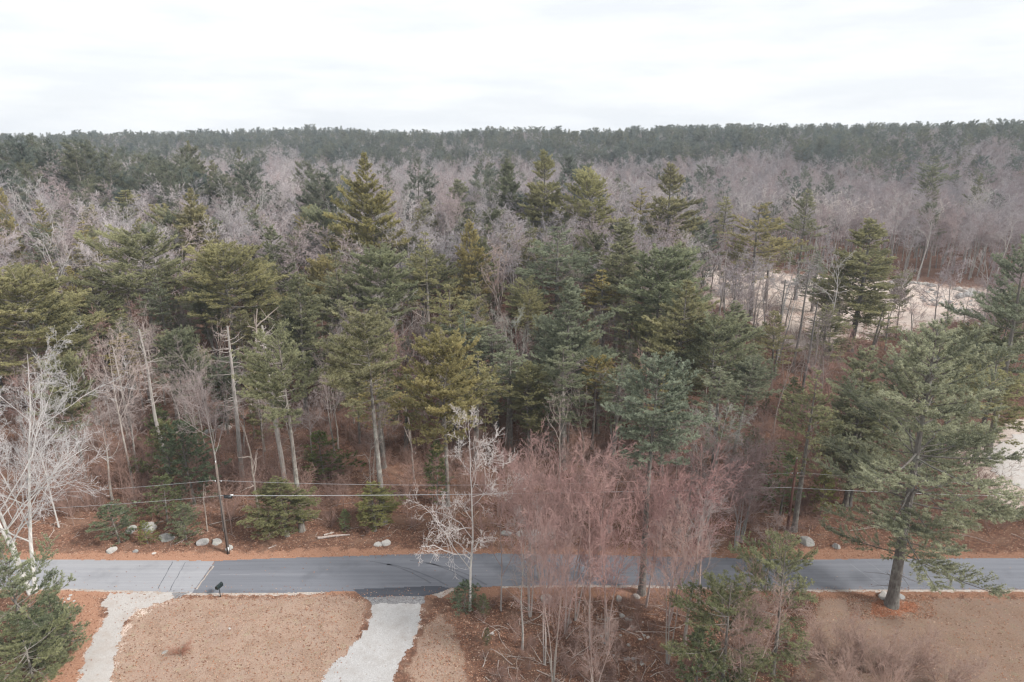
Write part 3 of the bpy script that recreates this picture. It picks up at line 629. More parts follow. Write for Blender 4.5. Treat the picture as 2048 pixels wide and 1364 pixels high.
for k in range(70):
    t = rr.random(); px = 1850 + 110 * t + rr.gauss(0, 14); py = 588 + 50 * t + rr.gauss(0, 9)
    boulder(px, py, rr.uniform(4, 12), 'pale rubble stone in the heap at the right of the sandy clearing', 'rubble heap in the sandy clearing', pale=True, hh=.9, name='stone')
for k in range(30):
    boulder(rr.gauss(1530, 14), rr.gauss(665, 22), rr.uniform(5, 12), 'pale rubble stone beside the left end of the sandy clearing', 'rubble at the left of the sandy clearing', pale=True, hh=.9, name='stone')

# ---- utility poles and wires
def cyl(name, p0, p1, r0, r1, m, parent=None, sides=12, caps=True):
    p0, p1 = np.array(p0, float), np.array(p1, float)
    Vv, Q = tube_arrays(p0[None], p1[None], np.array([r0]), np.array([r1]), sides)
    me = bpy.data.meshes.new(name); fs = [tuple(map(int, q)) for q in Q]
    if caps: fs += [tuple(range(sides))[::-1], tuple(range(sides, 2 * sides))]
    me.from_pydata([tuple(v) for v in Vv], [], fs); me.materials.append(M[m]); me.polygons.foreach_set('use_smooth', [len(p.vertices) == 4 for p in me.polygons]); me.update()
    return mesh_obj(name, me, parent)
def upole(x, y, H, m, label, case=False, arm=False, tag=False, grp='utility poles along the far side of the road'):
    o = bpy.data.objects.new('utility_pole', None); COL.objects.link(o); o.location = (x, y, float(terrain(x, y))); props(o, label, 'utility pole', grp)
    cyl('pole', (0, 0, -.4), (.0, 0, H), .15, .10, m, o)
    cyl('insulator', (0, 0, H), (0, 0, H + .22), .04, .03, 'white', o)
    cyl('bracket', (-.28, 0, H * .80), (.28, 0, H * .80), .03, .03, 'black', o)
    for s in (-1, 1): cyl('insulator', (.28 * s, 0, H * .80), (.28 * s, 0, H * .80 + .16), .04, .03, 'white', o)
    if arm: cyl('crossarm', (-.5, -.12, H * .78), (1.1, -.12, H * .78), .045, .045, 'pole_wood', o)
    if case:
        c = cyl('splice_case', (.45, -.1, H * .655 - .12), (1.15, -.1, H * .655 - .12), .17, .17, 'black', o)
        cyl('hanger', (.3, -.1, H * .655 + .04), (1.3, -.1, H * .655 + .04), .03, .03, 'black', o)
        cyl('cover', (1.0, -.1, H * .655 + .07), (1.3, -.1, H * .655 + .07), .06, .06, 'white', o)
        cyl('riser', (.0, -.16, .0), (.0, -.13, H * .66), .03, .03, 'black', o)
    if tag: cyl('tag', (.12, -.14, .35), (.12, -.14, .8), .05, .05, 'white', o)
    return o
p1x, p1y = at(457, 1108); p2x, p2y = at(1574, 1064)
H1 = top_z(926, p1y) ; H2 = top_z(918, p2y) - float(terrain(p2x, p2y))
upole(p1x, p1y, H1, 'pole_wood', 'weathered wooden utility pole with a black splice case, near the pale road joint', True, False, True)
upole(p2x, p2y, H2, 'pole_red', 'reddish brown utility pole with a small crossarm right of the maples', False, True)
def wire(a, b, sag, r, label, name='overhead_wire'):
    a, b = np.array(a, float), np.array(b, float); t = np.linspace(0, 1, 41)[:, None]
    P = a + (b - a) * t; P[:, 2] -= (4 * sag * t * (1 - t))[:, 0]
    Vv, Q = tube_arrays(P[:-1], P[1:], np.full(40, r), np.full(40, r), 6)
    o = mesh_obj(name, new_mesh(name, Vv, Q, [M['wire']], smooth=True)); props(o, label, 'wire', 'overhead wires along the road')
zu1, zl1 = top_z(962, p1y), top_z(984, p1y); zu2, zl2 = top_z(954, p2y), top_z(983, p2y)
zu1, zl1, zu2, zl2 = H1 * .80 + .16, H1 * .655, H2 * .80 + .16 + float(terrain(p2x, p2y)), H2 * .62 + float(terrain(p2x, p2y))
wire((p1x, p1y - .05, zu1), (p2x, p2y, zu2), .9, .012, 'upper thin wire between the two utility poles')
wire((p1x, p1y - .12, zl1), (p2x, p2y, zl2), .25, .026, 'thick lower cable between the two utility poles')
wire((p1x - .28, p1y, zu1), (p1x - 57, p1y - 3, zu1), 1.15, .012, 'upper thin wire running left from the splice case pole')
wire((p1x, p1y - .12, zl1), (p1x - 57, p1y - 3, zl1 + .2), 1.15, .012, 'lower thin wire running left from the splice case pole')
wire((p2x + .28, p2y, zu2), (p2x + 57, p2y - 2, zu2), 1.0, .014, 'upper thin wire running right from the reddish pole')
wire((p2x, p2y - .12, zl2), (p2x + 57, p2y - 2, zl2), .6, .022, 'lower cable running right from the reddish pole')
upole(p1x - 57, p1y - 3, H1, 'pole_wood', 'utility pole beyond the left edge of the picture', grp=None)
upole(p2x + 57, p2y - 2, H2, 'pole_wood', 'utility pole beyond the right edge of the picture', grp=None)

# ---- mailbox
mx_, my_ = at(441, 1194)
mb = bpy.data.objects.new('mailbox', None); COL.objects.link(mb); mb.location = (mx_, my_, 0); mb.rotation_euler = (0, 0, math.radians(-18)); props(mb, 'dark green mailbox on a thin post at the near road edge', 'mailbox')
cyl('post', (0, 0, -.2), (0, 0, .98), .045, .04, 'black', mb)
cyl('bracket', (0, -.16, .97), (0, .16, .97), .03, .03, 'black', mb)
def arch(name, w_, h, l, z0, y0, m, parent):
    n = 10; prof = [(-w_ / 2, 0)] + [(-w_ / 2 * math.cos(math.pi * k / n), h * .5 + (h * .5) * math.sin(math.pi * k / n)) for k in range(n + 1)] + [(w_ / 2, 0)]
    Vv = [(x, y0 - l / 2, z0 + z) for x, z in prof] + [(x, y0 + l / 2, z0 + z) for x, z in prof]; k = len(prof)
    fs = [(i, (i + 1) % k, (i + 1) % k + k, i + k) for i in range(k)] + [tuple(range(k))[::-1], tuple(range(k, 2 * k))]
    me = bpy.data.meshes.new(name); me.from_pydata(Vv, [], fs); me.materials.append(M[m]); me.update(); return mesh_obj(name, me, parent)
arch('box', .30, .36, .66, .98, 0, 'dark_green', mb); d_ = arch('door', .325, .385, .03, .97, .345, 'black', mb)
cyl('flag', (.17, .1, 1.12), (.17, .1, 1.42), .014, .014, 'black', mb)

# ------------------------------------------------------------------ hero trees (top pixel, half width, height or foot pixel)
G_, B_, Y_, D_ = (.95, 1.0, .93), (.95, 1.0, 1.0), (1.12, 1.05, .80), (.78, .83, .77)
O_ = (1.05, 1.01, .86)
K = 'pines in the wood behind the road'
pines = [
 # key, top x, y, half width, H or (foot x, y), colour, label
 ('giant', 1845, 632, 216, (1783, 1212), (.98, 1.10, 1.26), 'giant blue-green pine on the near side of the road, drooping over it at the right'),
 ('front', 1290, 690, 76, (1283, 1188), (.98, 1.06, 1.07), 'blue-green pine with a tall bare stem on the near roadside behind the maples'),
 ('high0', 600, 640, 84, (604, 1062), G_, 'pine with a pale forked stem and dense crown right of the splice case pole'),
 ('high1', 738, 610, 86, (768, 1048), O_, 'olive pine on a thick pale trunk, left of the white twigged tree'),
 ('broad0', 885, 650, 84, 21, Y_, 'yellowish layered pine on the slope above the white twigged tree'),
 ('dense2', 1135, 556, 84, 22, (.98, 1.05, 1.05), 'pale green pointed pine in the centre, taller than its front neighbours'),
 ('dense0', 1375, 560, 108, 22, B_, 'wide dense blue-green pine above the red maples, right of centre'),
 ('slim0', 1580, 735, 54, (1588, 1062), G_, 'slim pine directly above the reddish utility pole'),
 ('fluffy0', 1690, 690, 72, (1690, 1012), B_, 'bluish pine whose crown touches the left side of the giant pine'),
 ('dense1', 1708, 432, 82, (1700, 702), Y_, 'golden green cone shaped pine standing alone in front of the sandy clearing'),
 ('plates0', 1985, 470, 92, (1975, 905), (1.0, 1.05, 1.02), 'tall grey-green pine with open tiers near the right picture edge'),
 ('fluffy1', 1660, 610, 48, 12, G_, 'small pale pine in front of the sandy clearing, left of the giant pine top'),
 ('plates1', 1942, 700, 96, (1938, 965), G_, 'thick trunked pine between the giant pine and the gravel track'),
 ('dense0', 740, 300, 76, 128, (1.0, 1.02, .85), 'tallest cone shaped pine, standing clear above the wood left of centre'),
 ('broad1', 265, 445, 92, 23, (1.08, 1.1, .95), 'broad grey-green pine of the left slope with a domed crown'),
 ('broad0', 440, 480, 94, 23, G_, 'broad pale green pine right beside the domed one on the left slope'),
 ('fluffy0', 585, 540, 66, 21, D_, 'dark round crowned pine between two broad pines, left of centre'),
 ('dense0', 370, 372, 66, 132, O_, 'olive pine with ragged tiers on the upper left slope'),
 ('slim1', 252, 378, 40, 165, Y_, 'narrow yellow-green pine on the upper left slope'),
 ('cone1', 424, 318, 28, 195, D_, 'narrow dark pine behind the ragged olive one'),
 ('cone0', 475, 292, 28, 235, D_, 'small dark pointed pine among the far bare trees, left half'),
 ('cone1', 377, 279, 19, 265, D_, 'smallest dark pointed pine on the upper left skyline slope'),
 ('fluffy1', 550, 448, 48, 20, D_, 'dark shaggy pine with dead limbs beside it, left half'),
 ('broad1', 642, 408, 58, 135, G_, 'rounded green pine left below the tallest cone'),
 ('plates1', 668, 500, 64, 22, O_, 'olive pine with flat sprays under the tallest cone'),
 ('broad0', 768, 482, 74, 22, (1, 1.05, .92), 'wide soft green pine below the tallest cone, right of it'),
 ('slim0', 850, 462, 44, 22, G_, 'slender grey-green pine right of the wide soft one'),
 ('fluffy0', 942, 436, 36, 22, Y_, 'bright yellow-green pine in the middle of the wood'),
 ('dense1', 915, 355, 46, 158, B_, 'bluish cone shaped pine right of the tallest cone'),
 ('dense2', 1010, 312, 50, 160, D_, 'dark pine left of the twin tops at the centre'),
 ('dense1', 1088, 296, 50, 150, G_, 'highest pine of the centre group'),
 ('broad1', 1185, 332, 68, 146, (1.05, 1.1, .95), 'wide soft crowned pine right of the highest centre pine'),
 ('plates1', 1120, 452, 88, 112, G_, 'broad tiered pine in the middle below the centre group'),
 ('dense2', 1243, 430, 82, 112, B_, 'large bluish pine with a full pointed crown right of centre'),
 ('broad0', 1325, 482, 90, 100, (.95, 1.03, .95), 'large green pine right beside the bluish pointed one'),
 ('dense1', 1345, 322, 56, 150, O_, 'olive tiered pine high on the right of the centre group'),
 ('slim0', 1285, 372, 34, 160, Y_, 'narrow yellowish pine between two large crowns'),
 ('plates1', 1510, 402, 66, (1500, 640), O_, 'tiered olive pine at the left edge of the sandy clearing'),
 ('plates0', 1595, 376, 48, (1590, 600), O_, 'flat topped pine with brownish tiers behind the sandy clearing edge'),
 ('slim1', 1452, 392, 28, 21, Y_, 'thin yellowish pine left of the tiered olive one'),
 ('broad1', 1408, 432, 38, 20, G_, 'small round pine between the large pine and the clearing'),
 ('broad0', 30, 526, 134, 24, (1.1, 1.06, .84), 'large yellow-green pine at the left picture edge, above the pale bare tree'),
 ('cone1', 2, 372, 32, 24, O_, 'pine cut by the left picture edge, halfway up'),
 ('slim1', 75, 398, 20, 20, Y_, 'small bright pine beside the pine at the left edge'),
 ('slim0', 160, 440, 40, 20, O_, 'thin olive pine left of the broad domed one'),
 ('cone0', 140, 530, 44, 18, Y_, 'low yellowish pine beside the large one at the left edge'),
 ('fluffy1', 505, 700, 34, 14, G_, 'young pine left of the pale forked pine'),
 ('broad1', 1440, 620, 80, 19, G_, 'shaggy pine leaning over the reddish brush right of the wide dense one'),
 ('slim1', 1130, 690, 60, 16, D_, 'dark low pine under the pale pointed one'),
 ('fluffy0', 960, 470, 40, 19, D_, 'dark pine behind the bright yellow-green one'),
 ('plates1', 900, 560, 64, 19, G_, 'mid green pine above the yellowish layered one'),
 ('slim0', 1545, 470, 34, 16, O_, 'narrow olive pine left of the clearing, between tiered pines'),
 ('cone2', 1640, 500, 44, 14, G_, 'small green pine before the middle of the sandy clearing'),
 ('plates2', 1560, 620, 46, 13, O_, 'brownish low pine below the left half of the clearing'),
 ('fluffy0', 1480, 600, 50, 15, G_, 'green pine below the left tip of the clearing'),
 ('slim2', 1760, 600, 40, 12, G_, 'slim pine between the golden pine and the giant one'),
 ('broad2', 1960, 640, 80, 16, G_, 'bushy pine below the rubble heap at the right'),
 ('fluffy2', 1740, 760, 60, 15, D_, 'dark pine behind the left boughs of the giant one'),
 ('fluffy1', 1868, 330, 26, 250, D_, 'dark pine among bare oaks at the upper right'),
 ('cone0', 1962, 345, 26, 230, D_, 'short dark pine right of the dark one among bare oaks'),
 ('plates1', 1872, 308, 36, 300, D_, 'tall dark tiered pine on the right skyline slope'),
 ('broad1', 2030, 560, 60, 22, D_, 'dark green pine cut by the right picture edge'),
]
for key, tx, ty, hw, hb, col, lab in pines:
    x, y, H, R = spot(tx, ty, hw, *( (None, hb) if isinstance(hb, tuple) else (hb, None)))
    put(key, 'pine_tree', x, y, H, R * 1.1, lab, 'pine tree', K if y > 62 else None, col)

bares = [
 ('open0', 84, 672, 215, (66, 1188), (1.14, 1.16, 1.16), 'pale bare tree with whitish spreading limbs at the left edge, near side of the road', 'bare tree'),
 ('curly0', 930, 825, 118, (940, 1222), (1.15, 1.15, 1.15), 'white twigged bare tree with curling branches left of the red maples', 'bare tree'),
 ('maple0', 1010, 860, 85, (1002, 1222), (1, 1, 1), 'red twigged maple nearest to the white twigged tree', 'maple tree'),
 ('maple2', 1075, 850, 106, (1060, 1232), (1, 1, 1), 'several stemmed red maple left of the middle of the maple clump', 'maple tree'),
 ('maple1', 1150, 845, 111, (1130, 1265), (1.05, 1, 1), 'tall red maple in the middle of the clump', 'maple tree'),
 ('maple0', 1215, 870, 109, (1180, 1300), (1, 1, 1), 'red maple with a long low fork, lowest rooted of the clump', 'maple tree'),
 ('maple2', 1270, 925, 98, (1215, 1290), (1.06, 1, 1), 'pinkish maple right of the long low fork', 'maple tree'),
 ('maple1', 1350, 890, 109, (1335, 1250), (1.08, .98, 1), 'pinkish maple just right of the blue-green pine stem', 'maple tree'),
 ('maple0', 1415, 900, 109, (1398, 1215), (1.05, 1, 1), 'red maple at the right end of the clump', 'maple tree'),
 ('maple2', 1470, 880, 101, (1470, 1100), (.95, 1.05, 1.1), 'greyish bare tree behind the right end of the maple clump', 'maple tree'),
 ('maple1', 1110, 960, 78, (1090, 1330), (1, 1, 1), 'thin maple at the bottom below the clump', 'maple tree'),
 ('maple2', 1040, 900, 96, (1080, 1160), (1, 1, 1), 'maple behind the road edge, left part of the clump', 'maple tree'),
 ('maple1', 1190, 850, 109, (1200, 1100), (.98, 1, 1), 'red maple across the road behind the middle of the clump', 'maple tree'),
 ('maple0', 1100, 870, 104, (1110, 1095), (.95, 1, 1), 'red maple across the road behind the left half of the clump', 'maple tree'),
 ('maple2', 1310, 900, 104, (1320, 1098), (1.0, .97, 1), 'red maple across the road behind the blue-green pine stem', 'maple tree'),
 ('maple1', 1500, 860, 104, (1480, 1085), (.9, 1.0, 1.02), 'brownish grey bare tree across the road left of the reddish pole', 'maple tree'),
 ('maple0', 1395, 850, 104, (1400, 1080), (.92, 1.0, 1.02), 'greyish bare tree across the road behind the right end of the clump', 'maple tree'),
 ('maple1', 1240, 990, 91, (1150, 1240), (1, 1, 1), 'slanting thin maple in the heart of the clump', 'maple tree'),
 ('maple0', 985, 930, 67, (1046, 1172), (1, 1, 1), 'maple on the road edge behind the white twigged tree', 'maple tree'),
 ('maple2', 1130, 1010, 70, (1105, 1370), (1.0, 1.03, 1.0), 'slender maple rooted at the bottom edge, left of the loose stones', 'maple tree'),
 ('maple2', 1330, 980, 84, (1335, 1330), (1.0, 1.05, 1.03), 'forked thin maple left of the dark bottom evergreen', 'maple tree'),
 ('tall1', 1060, 1000, 64, (1045, 1300), (.95, .97, .97), 'thin grey sapling tree right of the corner shrubs', 'bare tree'),
 ('tall2', 1405, 960, 76, (1370, 1290), (1.0, .97, .95), 'grey limbed bare tree above the dark bottom evergreen', 'bare tree'),
 ('tall0', 1555, 1020, 60, (1530, 1180), (.95, .9, .88), 'brownish bare tree rising behind the rounded road edge evergreen', 'bare tree'),
 ('tall0', 1478, 520, 34, 13, (.9, .8, .75), 'thin brown bare tree at the left tip of the sandy clearing', 'bare tree'),
 ('tall1', 1560, 575, 40, 12, (.9, .8, .75), 'thin brown bare tree in front of the left half of the clearing', 'bare tree'),
 ('tall2', 1655, 560, 40, 13, (.9, .8, .78), 'thin brown bare tree in front of the middle of the clearing', 'bare tree'),
 ('tall2', 1770, 580, 44, 11, (1, .92, .9), 'wide grey bare tree before the open sand', 'bare tree'),
 ('tall0', 235, 636, 76, (268, 985), (1.15, 1.12, 1.1), 'forked bare tree left of the stubby dead trunk', 'bare tree'),
 ('tall1', 410, 662, 66, (449, 1062), (1.05, 1.02, 1.02), 'bare tree with tangled upper limbs behind the splice case pole', 'bare tree'),
 ('tall2', 200, 800, 52, (225, 1000), (1.1, 1.08, 1.05), 'leaning bare tree behind the pale spreading one', 'bare tree'),
 ('open1', 120, 800, 60, (118, 1055), (1.1, 1.1, 1.1), 'smaller pale bare tree right behind the spreading one', 'bare tree'),
 ('open1', 762, 556, 90, 17, (1.0, .97, .95), 'grey bare crown rising behind the olive front pine', 'bare tree'),
 ('tall0', 690, 600, 60, 18, (1, .97, .95), 'thin bare tree left of the grey bare crown', 'bare tree'),
 ('gnarled', 985, 470, 70, 19, (1.15, 1.05, 1.0), 'twisted dead looking tree in the gap at the centre', 'bare tree'),
 ('gnarled', 1012, 520, 60, 17, (1.05, 1, .97), 'second twisted tree in the centre gap, lower than its neighbour', 'bare tree'),
 ('open1', 1040, 612, 70, 15, (.85, .92, .85), 'greenish grey bare tree left of the pale pointed pine', 'bare tree'),
 ('curly0', 1120, 812, 40, 8, (.75, .75, .72), 'small dark bare tree above the red maples', 'bare tree'),
 ('maple1', 1320, 905, 100, (1290, 1215), (1.05, 1.0, 1.0), 'wide airy maple filling the gap beside the blue-green pine stem', 'maple tree'),
 ('open1', 1440, 790, 90, 15, (.88, .9, .86), 'grey bare tree filling the gap under the wide dense pine', 'bare tree'),
 ('tall1', 1395, 800, 70, 14, (.85, .87, .82), 'greyish bare tree right of the blue-green pine crown', 'bare tree'),
 ('whiteoak1', 128, 440, 34, 20, (1.05, 1, 1), 'whitish bare tree on the upper left slope with crooked limbs', 'bare tree'),
 ('whiteoak0', 180, 410, 36, 20, (1.1, 1, 1), 'whitish bare tree beside the narrow yellow-green pine', 'bare tree'),
 ('gnarled', 60, 520, 40, 18, (1.1, 1, 1), 'crooked pale bare tree behind the large left edge pine', 'bare tree'),
 ('whiteoak1', 560, 390, 30, 20, (1.15, 1.1, 1.1), 'white forked tree left of the rounded green pine', 'bare tree'),
 ('gnarled', 490, 470, 36, 17, (1.25, 1.15, 1.1), 'dead white branched tree beside the dark shaggy pine', 'dead tree'),
 ('tall2', 1525, 800, 46, 14, (.9, .75, .7), 'reddish bare tree left of the slim pine', 'bare tree'),
]
for key, tx, ty, hw, hb, col, lab, cat in bares:
    x, y, H, R = spot(tx, ty, hw, *((None, hb) if isinstance(hb, tuple) else (hb, None)))
    put(key, 'maple_tree' if 'maple' in cat else 'bare_tree', x, y, H, R, lab, cat, 'red maples in the roadside clump' if 'maple' in cat else None, col, bark=col)
for key, tx, ty, fx, fy, lab in [('snag_stub', 298, 655, 337, 950, 'tall dead pine trunk with a comb of short stubs on the left'), ('snag_fork', 512, 612, 506, 845, 'forked dead snag above the young pine, left of the front pines'),
    ('snag_thin', 503, 845, 519, 1036, 'thin dead stem right of the splice case pole'), ('snag_thin', 408, 962, 415, 1062, 'short broken stem left of the splice case pole'),
    ('snag_stub', 470, 650, 486, 968, 'straight grey trunk with few stubs between the poles and the young pine'), ('snag_thin', 735, 880, 742, 1005, 'thin crooked pale stem left of the thick pale trunk'),
    ('snag_thin', 820, 800, 828, 958, 'straight thin pale trunk right of the thick pale one'), ('snag_stub', 250, 690, 262, 860, 'grey trunk behind the forked bare tree'),
    ('snag_fork', 880, 612, 890, 800, 'dead fork poking out of the yellowish layered pine'), ('snag_stub', 565, 650, 572, 980, 'pale straight trunk left of the pale forked pine stem'),
    ('snag_thin', 1410, 470, 1420, 600, 'thin dead pine left of the sandy clearing'), ('snag_stub', 1555, 560, 1548, 760, 'dark bare pine pole in front of the sandy clearing'), ('snag_stub', 1592, 540, 1585, 745, 'dark bare pine pole right of its twin at the sandy clearing'),
    ('snag_stub', 1618, 600, 1605, 780, 'brownish bare pole below the sandy clearing'), ('snag_stub', 1440, 500, 1436, 650, 'bare pole at the left of the sandy clearing')]:
    x, y, H, R = spot(tx, ty, 20, None, (fx, fy)); c = .5 if 'dark' in lab or 'brownish' in lab else .8
    put(key, 'dead_tree', x, y, H, PROTO[key]['R'] * H / PROTO[key]['H'] * 1.0, lab, 'dead tree', None, (c, c * .95, c * .92), bark=(c, c * .95, c * .92))

# near evergreens and low growth
for key, tx, ty, hw, hb, col, lab, cat, nm in [
 ('spray', -5, 1070, 125, 11, (1.25, 1.3, 1.25), 'dark evergreen filling the bottom left corner', 'evergreen', 'pine_tree'),
 ('young0', 95, 1190, 60, 5.5, (1.0, 1.1, 1.1), 'small evergreen beside the pale spreading tree foot', 'evergreen', 'pine_tree'),
 ('spray', 30, 1215, 100, 7, (1.25, 1.3, 1.2), 'wispy evergreen below the one filling the bottom left corner', 'evergreen', 'pine_tree'),
 ('young1', 90, 1232, 70, 4, (1, 1.05, 1), 'low evergreen next to the left driveway', 'evergreen', 'pine_tree'),
 ('bough', 1545, 1052, 104, (1545, 1350), (1.35, 1.35, 1.25), 'tall rounded evergreen at the road edge right of the maples', 'evergreen', 'pine_tree'),
 ('bough', 1440, 1130, 112, (1440, 1400), (.95, 1.0, .95), 'dark evergreen at the bottom, left of the rounded one', 'evergreen', 'pine_tree'),
 ('young0', 1395, 1250, 70, (1390, 1420), (.9, 1, .9), 'low dark evergreen at the bottom edge below the maples', 'evergreen', 'pine_tree'),
 ('young1', 930, 1160, 32, (928, 1222), (.9, 1, .9), 'dark green shrub at the corner of the gravel driveway and the road', 'shrub', 'evergreen_shrub'),
 ('young0', 968, 1188, 24, (966, 1232), (.95, 1, .9), 'smaller green shrub right of the driveway corner shrub', 'shrub', 'evergreen_shrub'),
 ('young0', 975, 1255, 14, (975, 1288), (1.1, 1.0, .8), 'tiny olive shrub on the brown ground below the corner shrubs', 'shrub', 'evergreen_shrub'),
 ('young0', 345, 838, 62, (345, 990), (.95, 1, .9), 'understorey hemlock left of the splice case pole', 'evergreen', 'pine_tree'),
 ('young1', 385, 835, 60, (390, 1010), (.9, 1, .9), 'second understorey hemlock, behind the pole top', 'evergreen', 'pine_tree'),
 ('young0', 330, 950, 52, (335, 1045), (1.1, 1.1, .8), 'olive young evergreen below the two understorey hemlocks', 'evergreen', 'pine_tree'),
 ('young1', 240, 1000, 44, (240, 1085), (.9, 1, .95), 'young evergreen above the leftmost pale boulder', 'evergreen', 'pine_tree'),
 ('young0', 296, 1040, 26, (296, 1088), (1.1, 1.2, .8), 'bright low evergreen shrub on the mossy rock ledge', 'shrub', 'evergreen_shrub'),
 ('young1', 375, 1010, 40, (372, 1080), (.9, 1, 1.05), 'bluish young evergreen left of the roadside pole foot', 'evergreen', 'pine_tree'),
 ('fluffy0', 578, 950, 66, (575, 1072), (.82, .82, .60), 'low bright pine spreading at the foot of the pale forked pine', 'pine tree', 'pine_tree'),
 ('fluffy1', 752, 968, 48, (750, 1062), (.75, .82, .62), 'low green pine at the foot of the thick pale trunk', 'pine tree', 'pine_tree'),
 ('young1', 690, 1018, 16, (690, 1062), (1, 1.1, .8), 'tiny evergreen left of the low green pine', 'shrub', 'evergreen_shrub'),
 ('young0', 875, 880, 44, (875, 1010), (.7, .85, .65), 'dark hemlock behind the white twigged tree', 'evergreen', 'pine_tree'),
 ('young1', 1075, 800, 50, (1075, 900), (.7, .85, .7), 'dark hemlock beside the small dark bare tree', 'evergreen', 'pine_tree'),
 ('young0', 1560, 900, 60, (1560, 1030), (.8, .95, .75), 'dark understorey evergreen left of the reddish pole', 'evergreen', 'pine_tree'),
 ('young1', 1640, 940, 36, (1640, 1030), (.95, 1, .75), 'olive understorey evergreen right of the reddish pole', 'evergreen', 'pine_tree'),
 ('young0', 650, 860, 60, (650, 960), (.75, .9, .65), 'dark understorey evergreen between the two pale front trunks', 'evergreen', 'pine_tree'),
]:
    x, y, H, R = spot(tx, ty, hw, *((None, hb) if isinstance(hb, tuple) else (hb, None)))
    put(key, nm, x, y, H, R, lab, cat, None, col)
for k, (px, py, hw, H) in enumerate([(1660, 1330, 60, 4.6), (1730, 1345, 66, 4.8), (1810, 1350, 62, 4.6), (1880, 1375, 60, 4.2), (1690, 1385, 60, 4.6), (1770, 1400, 60, 4.6)]):
    x, y = at(px, py); put('shrub', 'bare_shrub', x, y, H, hw * depth(y) / F * 1.2, ('leftmost upper', 'middle upper', 'right upper', 'rightmost', 'leftmost lower', 'middle lower')[k] + ' leafless pinkish grey shrub in the thicket at the bottom right', 'shrub', 'leafless shrubs at the bottom right', (1.3, 1.42, 1.45), bark=(1.3, 1.35, 1.35))
for px, py, tx, ty, hw, lab in [(1500, 1385, 1530, 1120, 90, 'tall brownish bare tree in front of the rounded evergreen'), (1475, 1410, 1470, 1180, 60, 'pale thin bare tree at the bottom among the evergreens'), (1190, 1400, 1195, 1200, 70, 'low bare sapling clump at the bottom middle')]:
    x, y, H, R = spot(tx, ty, hw, None, (px, py)); put('maple2', 'bare_tree', x, y, H, R, lab, 'bare tree', None, (.95, 1.05, 1.0), bark=(1.2, 1.2, 1.15))
x, y = at(362, 1308); put('shrub', 'dry_shrub', x, y, 1.1, 1.0, 'clump of dry orange stalks on the oval lawn', 'shrub', None, (1.15, .85, .7), bark=(1.15, .85, .7))

# ---- fallen logs
def log(a, b, r, label, c=1.0, sub=None):
    (x0, y0), (x1, y1) = at(*a), at(*b); rng = np.random.default_rng(int(a[0]))
    p0 = np.array([[x0, y0, float(terrain(x0, y0)) + r]]); v = np.array([[x1 - x0, y1 - y0, float(terrain(x1, y1)) - float(terrain(x0, y0))]]); L = np.linalg.norm(v, axis=1)
    pts, rad = grow(rng, p0, norm(v), L, np.array([r]), 8, .05, 0, .5); bg_ = Bag(); add_branch(bg_, pts, rad, 7)
    p, d, l, r2 = spawn(rng, pts, rad, L, 4, .3, 1, 40, 10, .3, .5); q, qr = grow(rng, p, d, l, r2, 3, .1, .02, .4); add_branch(bg_, q, qr, 4)
    o = mesh_obj('fallen_log', bg_.mesh('fallen_log', [M['log']], 'thin', True)); o.color = (c, c, c, 1); props(o, label, 'log')
log((636, 1079), (700, 1074), .13, 'pale fallen log on the litter, right of the low bright pine', 1.2)
log((648, 1072), (668, 1066), .09, 'short forked piece above the pale fallen log', 1.2)
log((537, 1098), (553, 1092), .05, 'short pale stick on the far verge', 1.3)
log((606, 1030), (640, 1046), .06, 'thin fallen branch below the pale forked pine', 1.0)
log((480, 985), (520, 965), .05, 'bleached broken bough leaning near the splice case', 1.3)
log((560, 920), (548, 950), .07, 'pale broken branch deep behind the young pine', 1.1)
log((1040, 870), (1085, 835), .07, 'pale fallen trunk under the pale pointed pine', 1.2)
log((350, 1090), (440, 1040), .03, 'long thin pole lying near the roadside rocks', .9)

# ------------------------------------------------------------------ infill: single trees, then the far wood as masses
clear_poly = wpoly([(1400, 565), (1410, 528), (1600, 542), (1790, 556), (1880, 568), (2300, 585), (2300, 640), (1960, 650), (1850, 670), (1700, 665), (1560, 640), (1480, 590)])
track_poly = wpoly([(1900, 860), (2300, 760), (2500, 1060), (2000, 1020)])
ANCH = []
for o in list(COL.objects):
    if o.parent is None and o.get('category') in ('pine tree', 'bare tree', 'dead tree', 'maple tree', 'evergreen') and o.get('label'):
        words_ = o['label'].replace(',', '').split(); 
        short = o['label'].split(',')[0].split()
        for stop in ('above', 'behind', 'between', 'right', 'left', 'of', 'at', 'with', 'filling', 'standing', 'in', 'on', 'under', 'beside', 'below', 'among', 'whose', 'near', 'from', 'poking', 'rising', 'that', 'directly', 'cut', 'high', 'leaning', 'next', 'just', 'spreading', 'touching', 'nearest', 'rooted'):
            if stop in short[2:]: short = short[:2 + short[2:].index(stop)]
        short = ' '.join(short[:6])
        z_ = float(terrain(o.location.x, o.location.y)); ANCH.append((short, o.location.x, o.location.y, z_))
from collections import Counter
cn = Counter(a_[0] for a_ in ANCH); ANCH = [a_ for a_ in ANCH if cn[a_[0]] == 1]
USED = set()
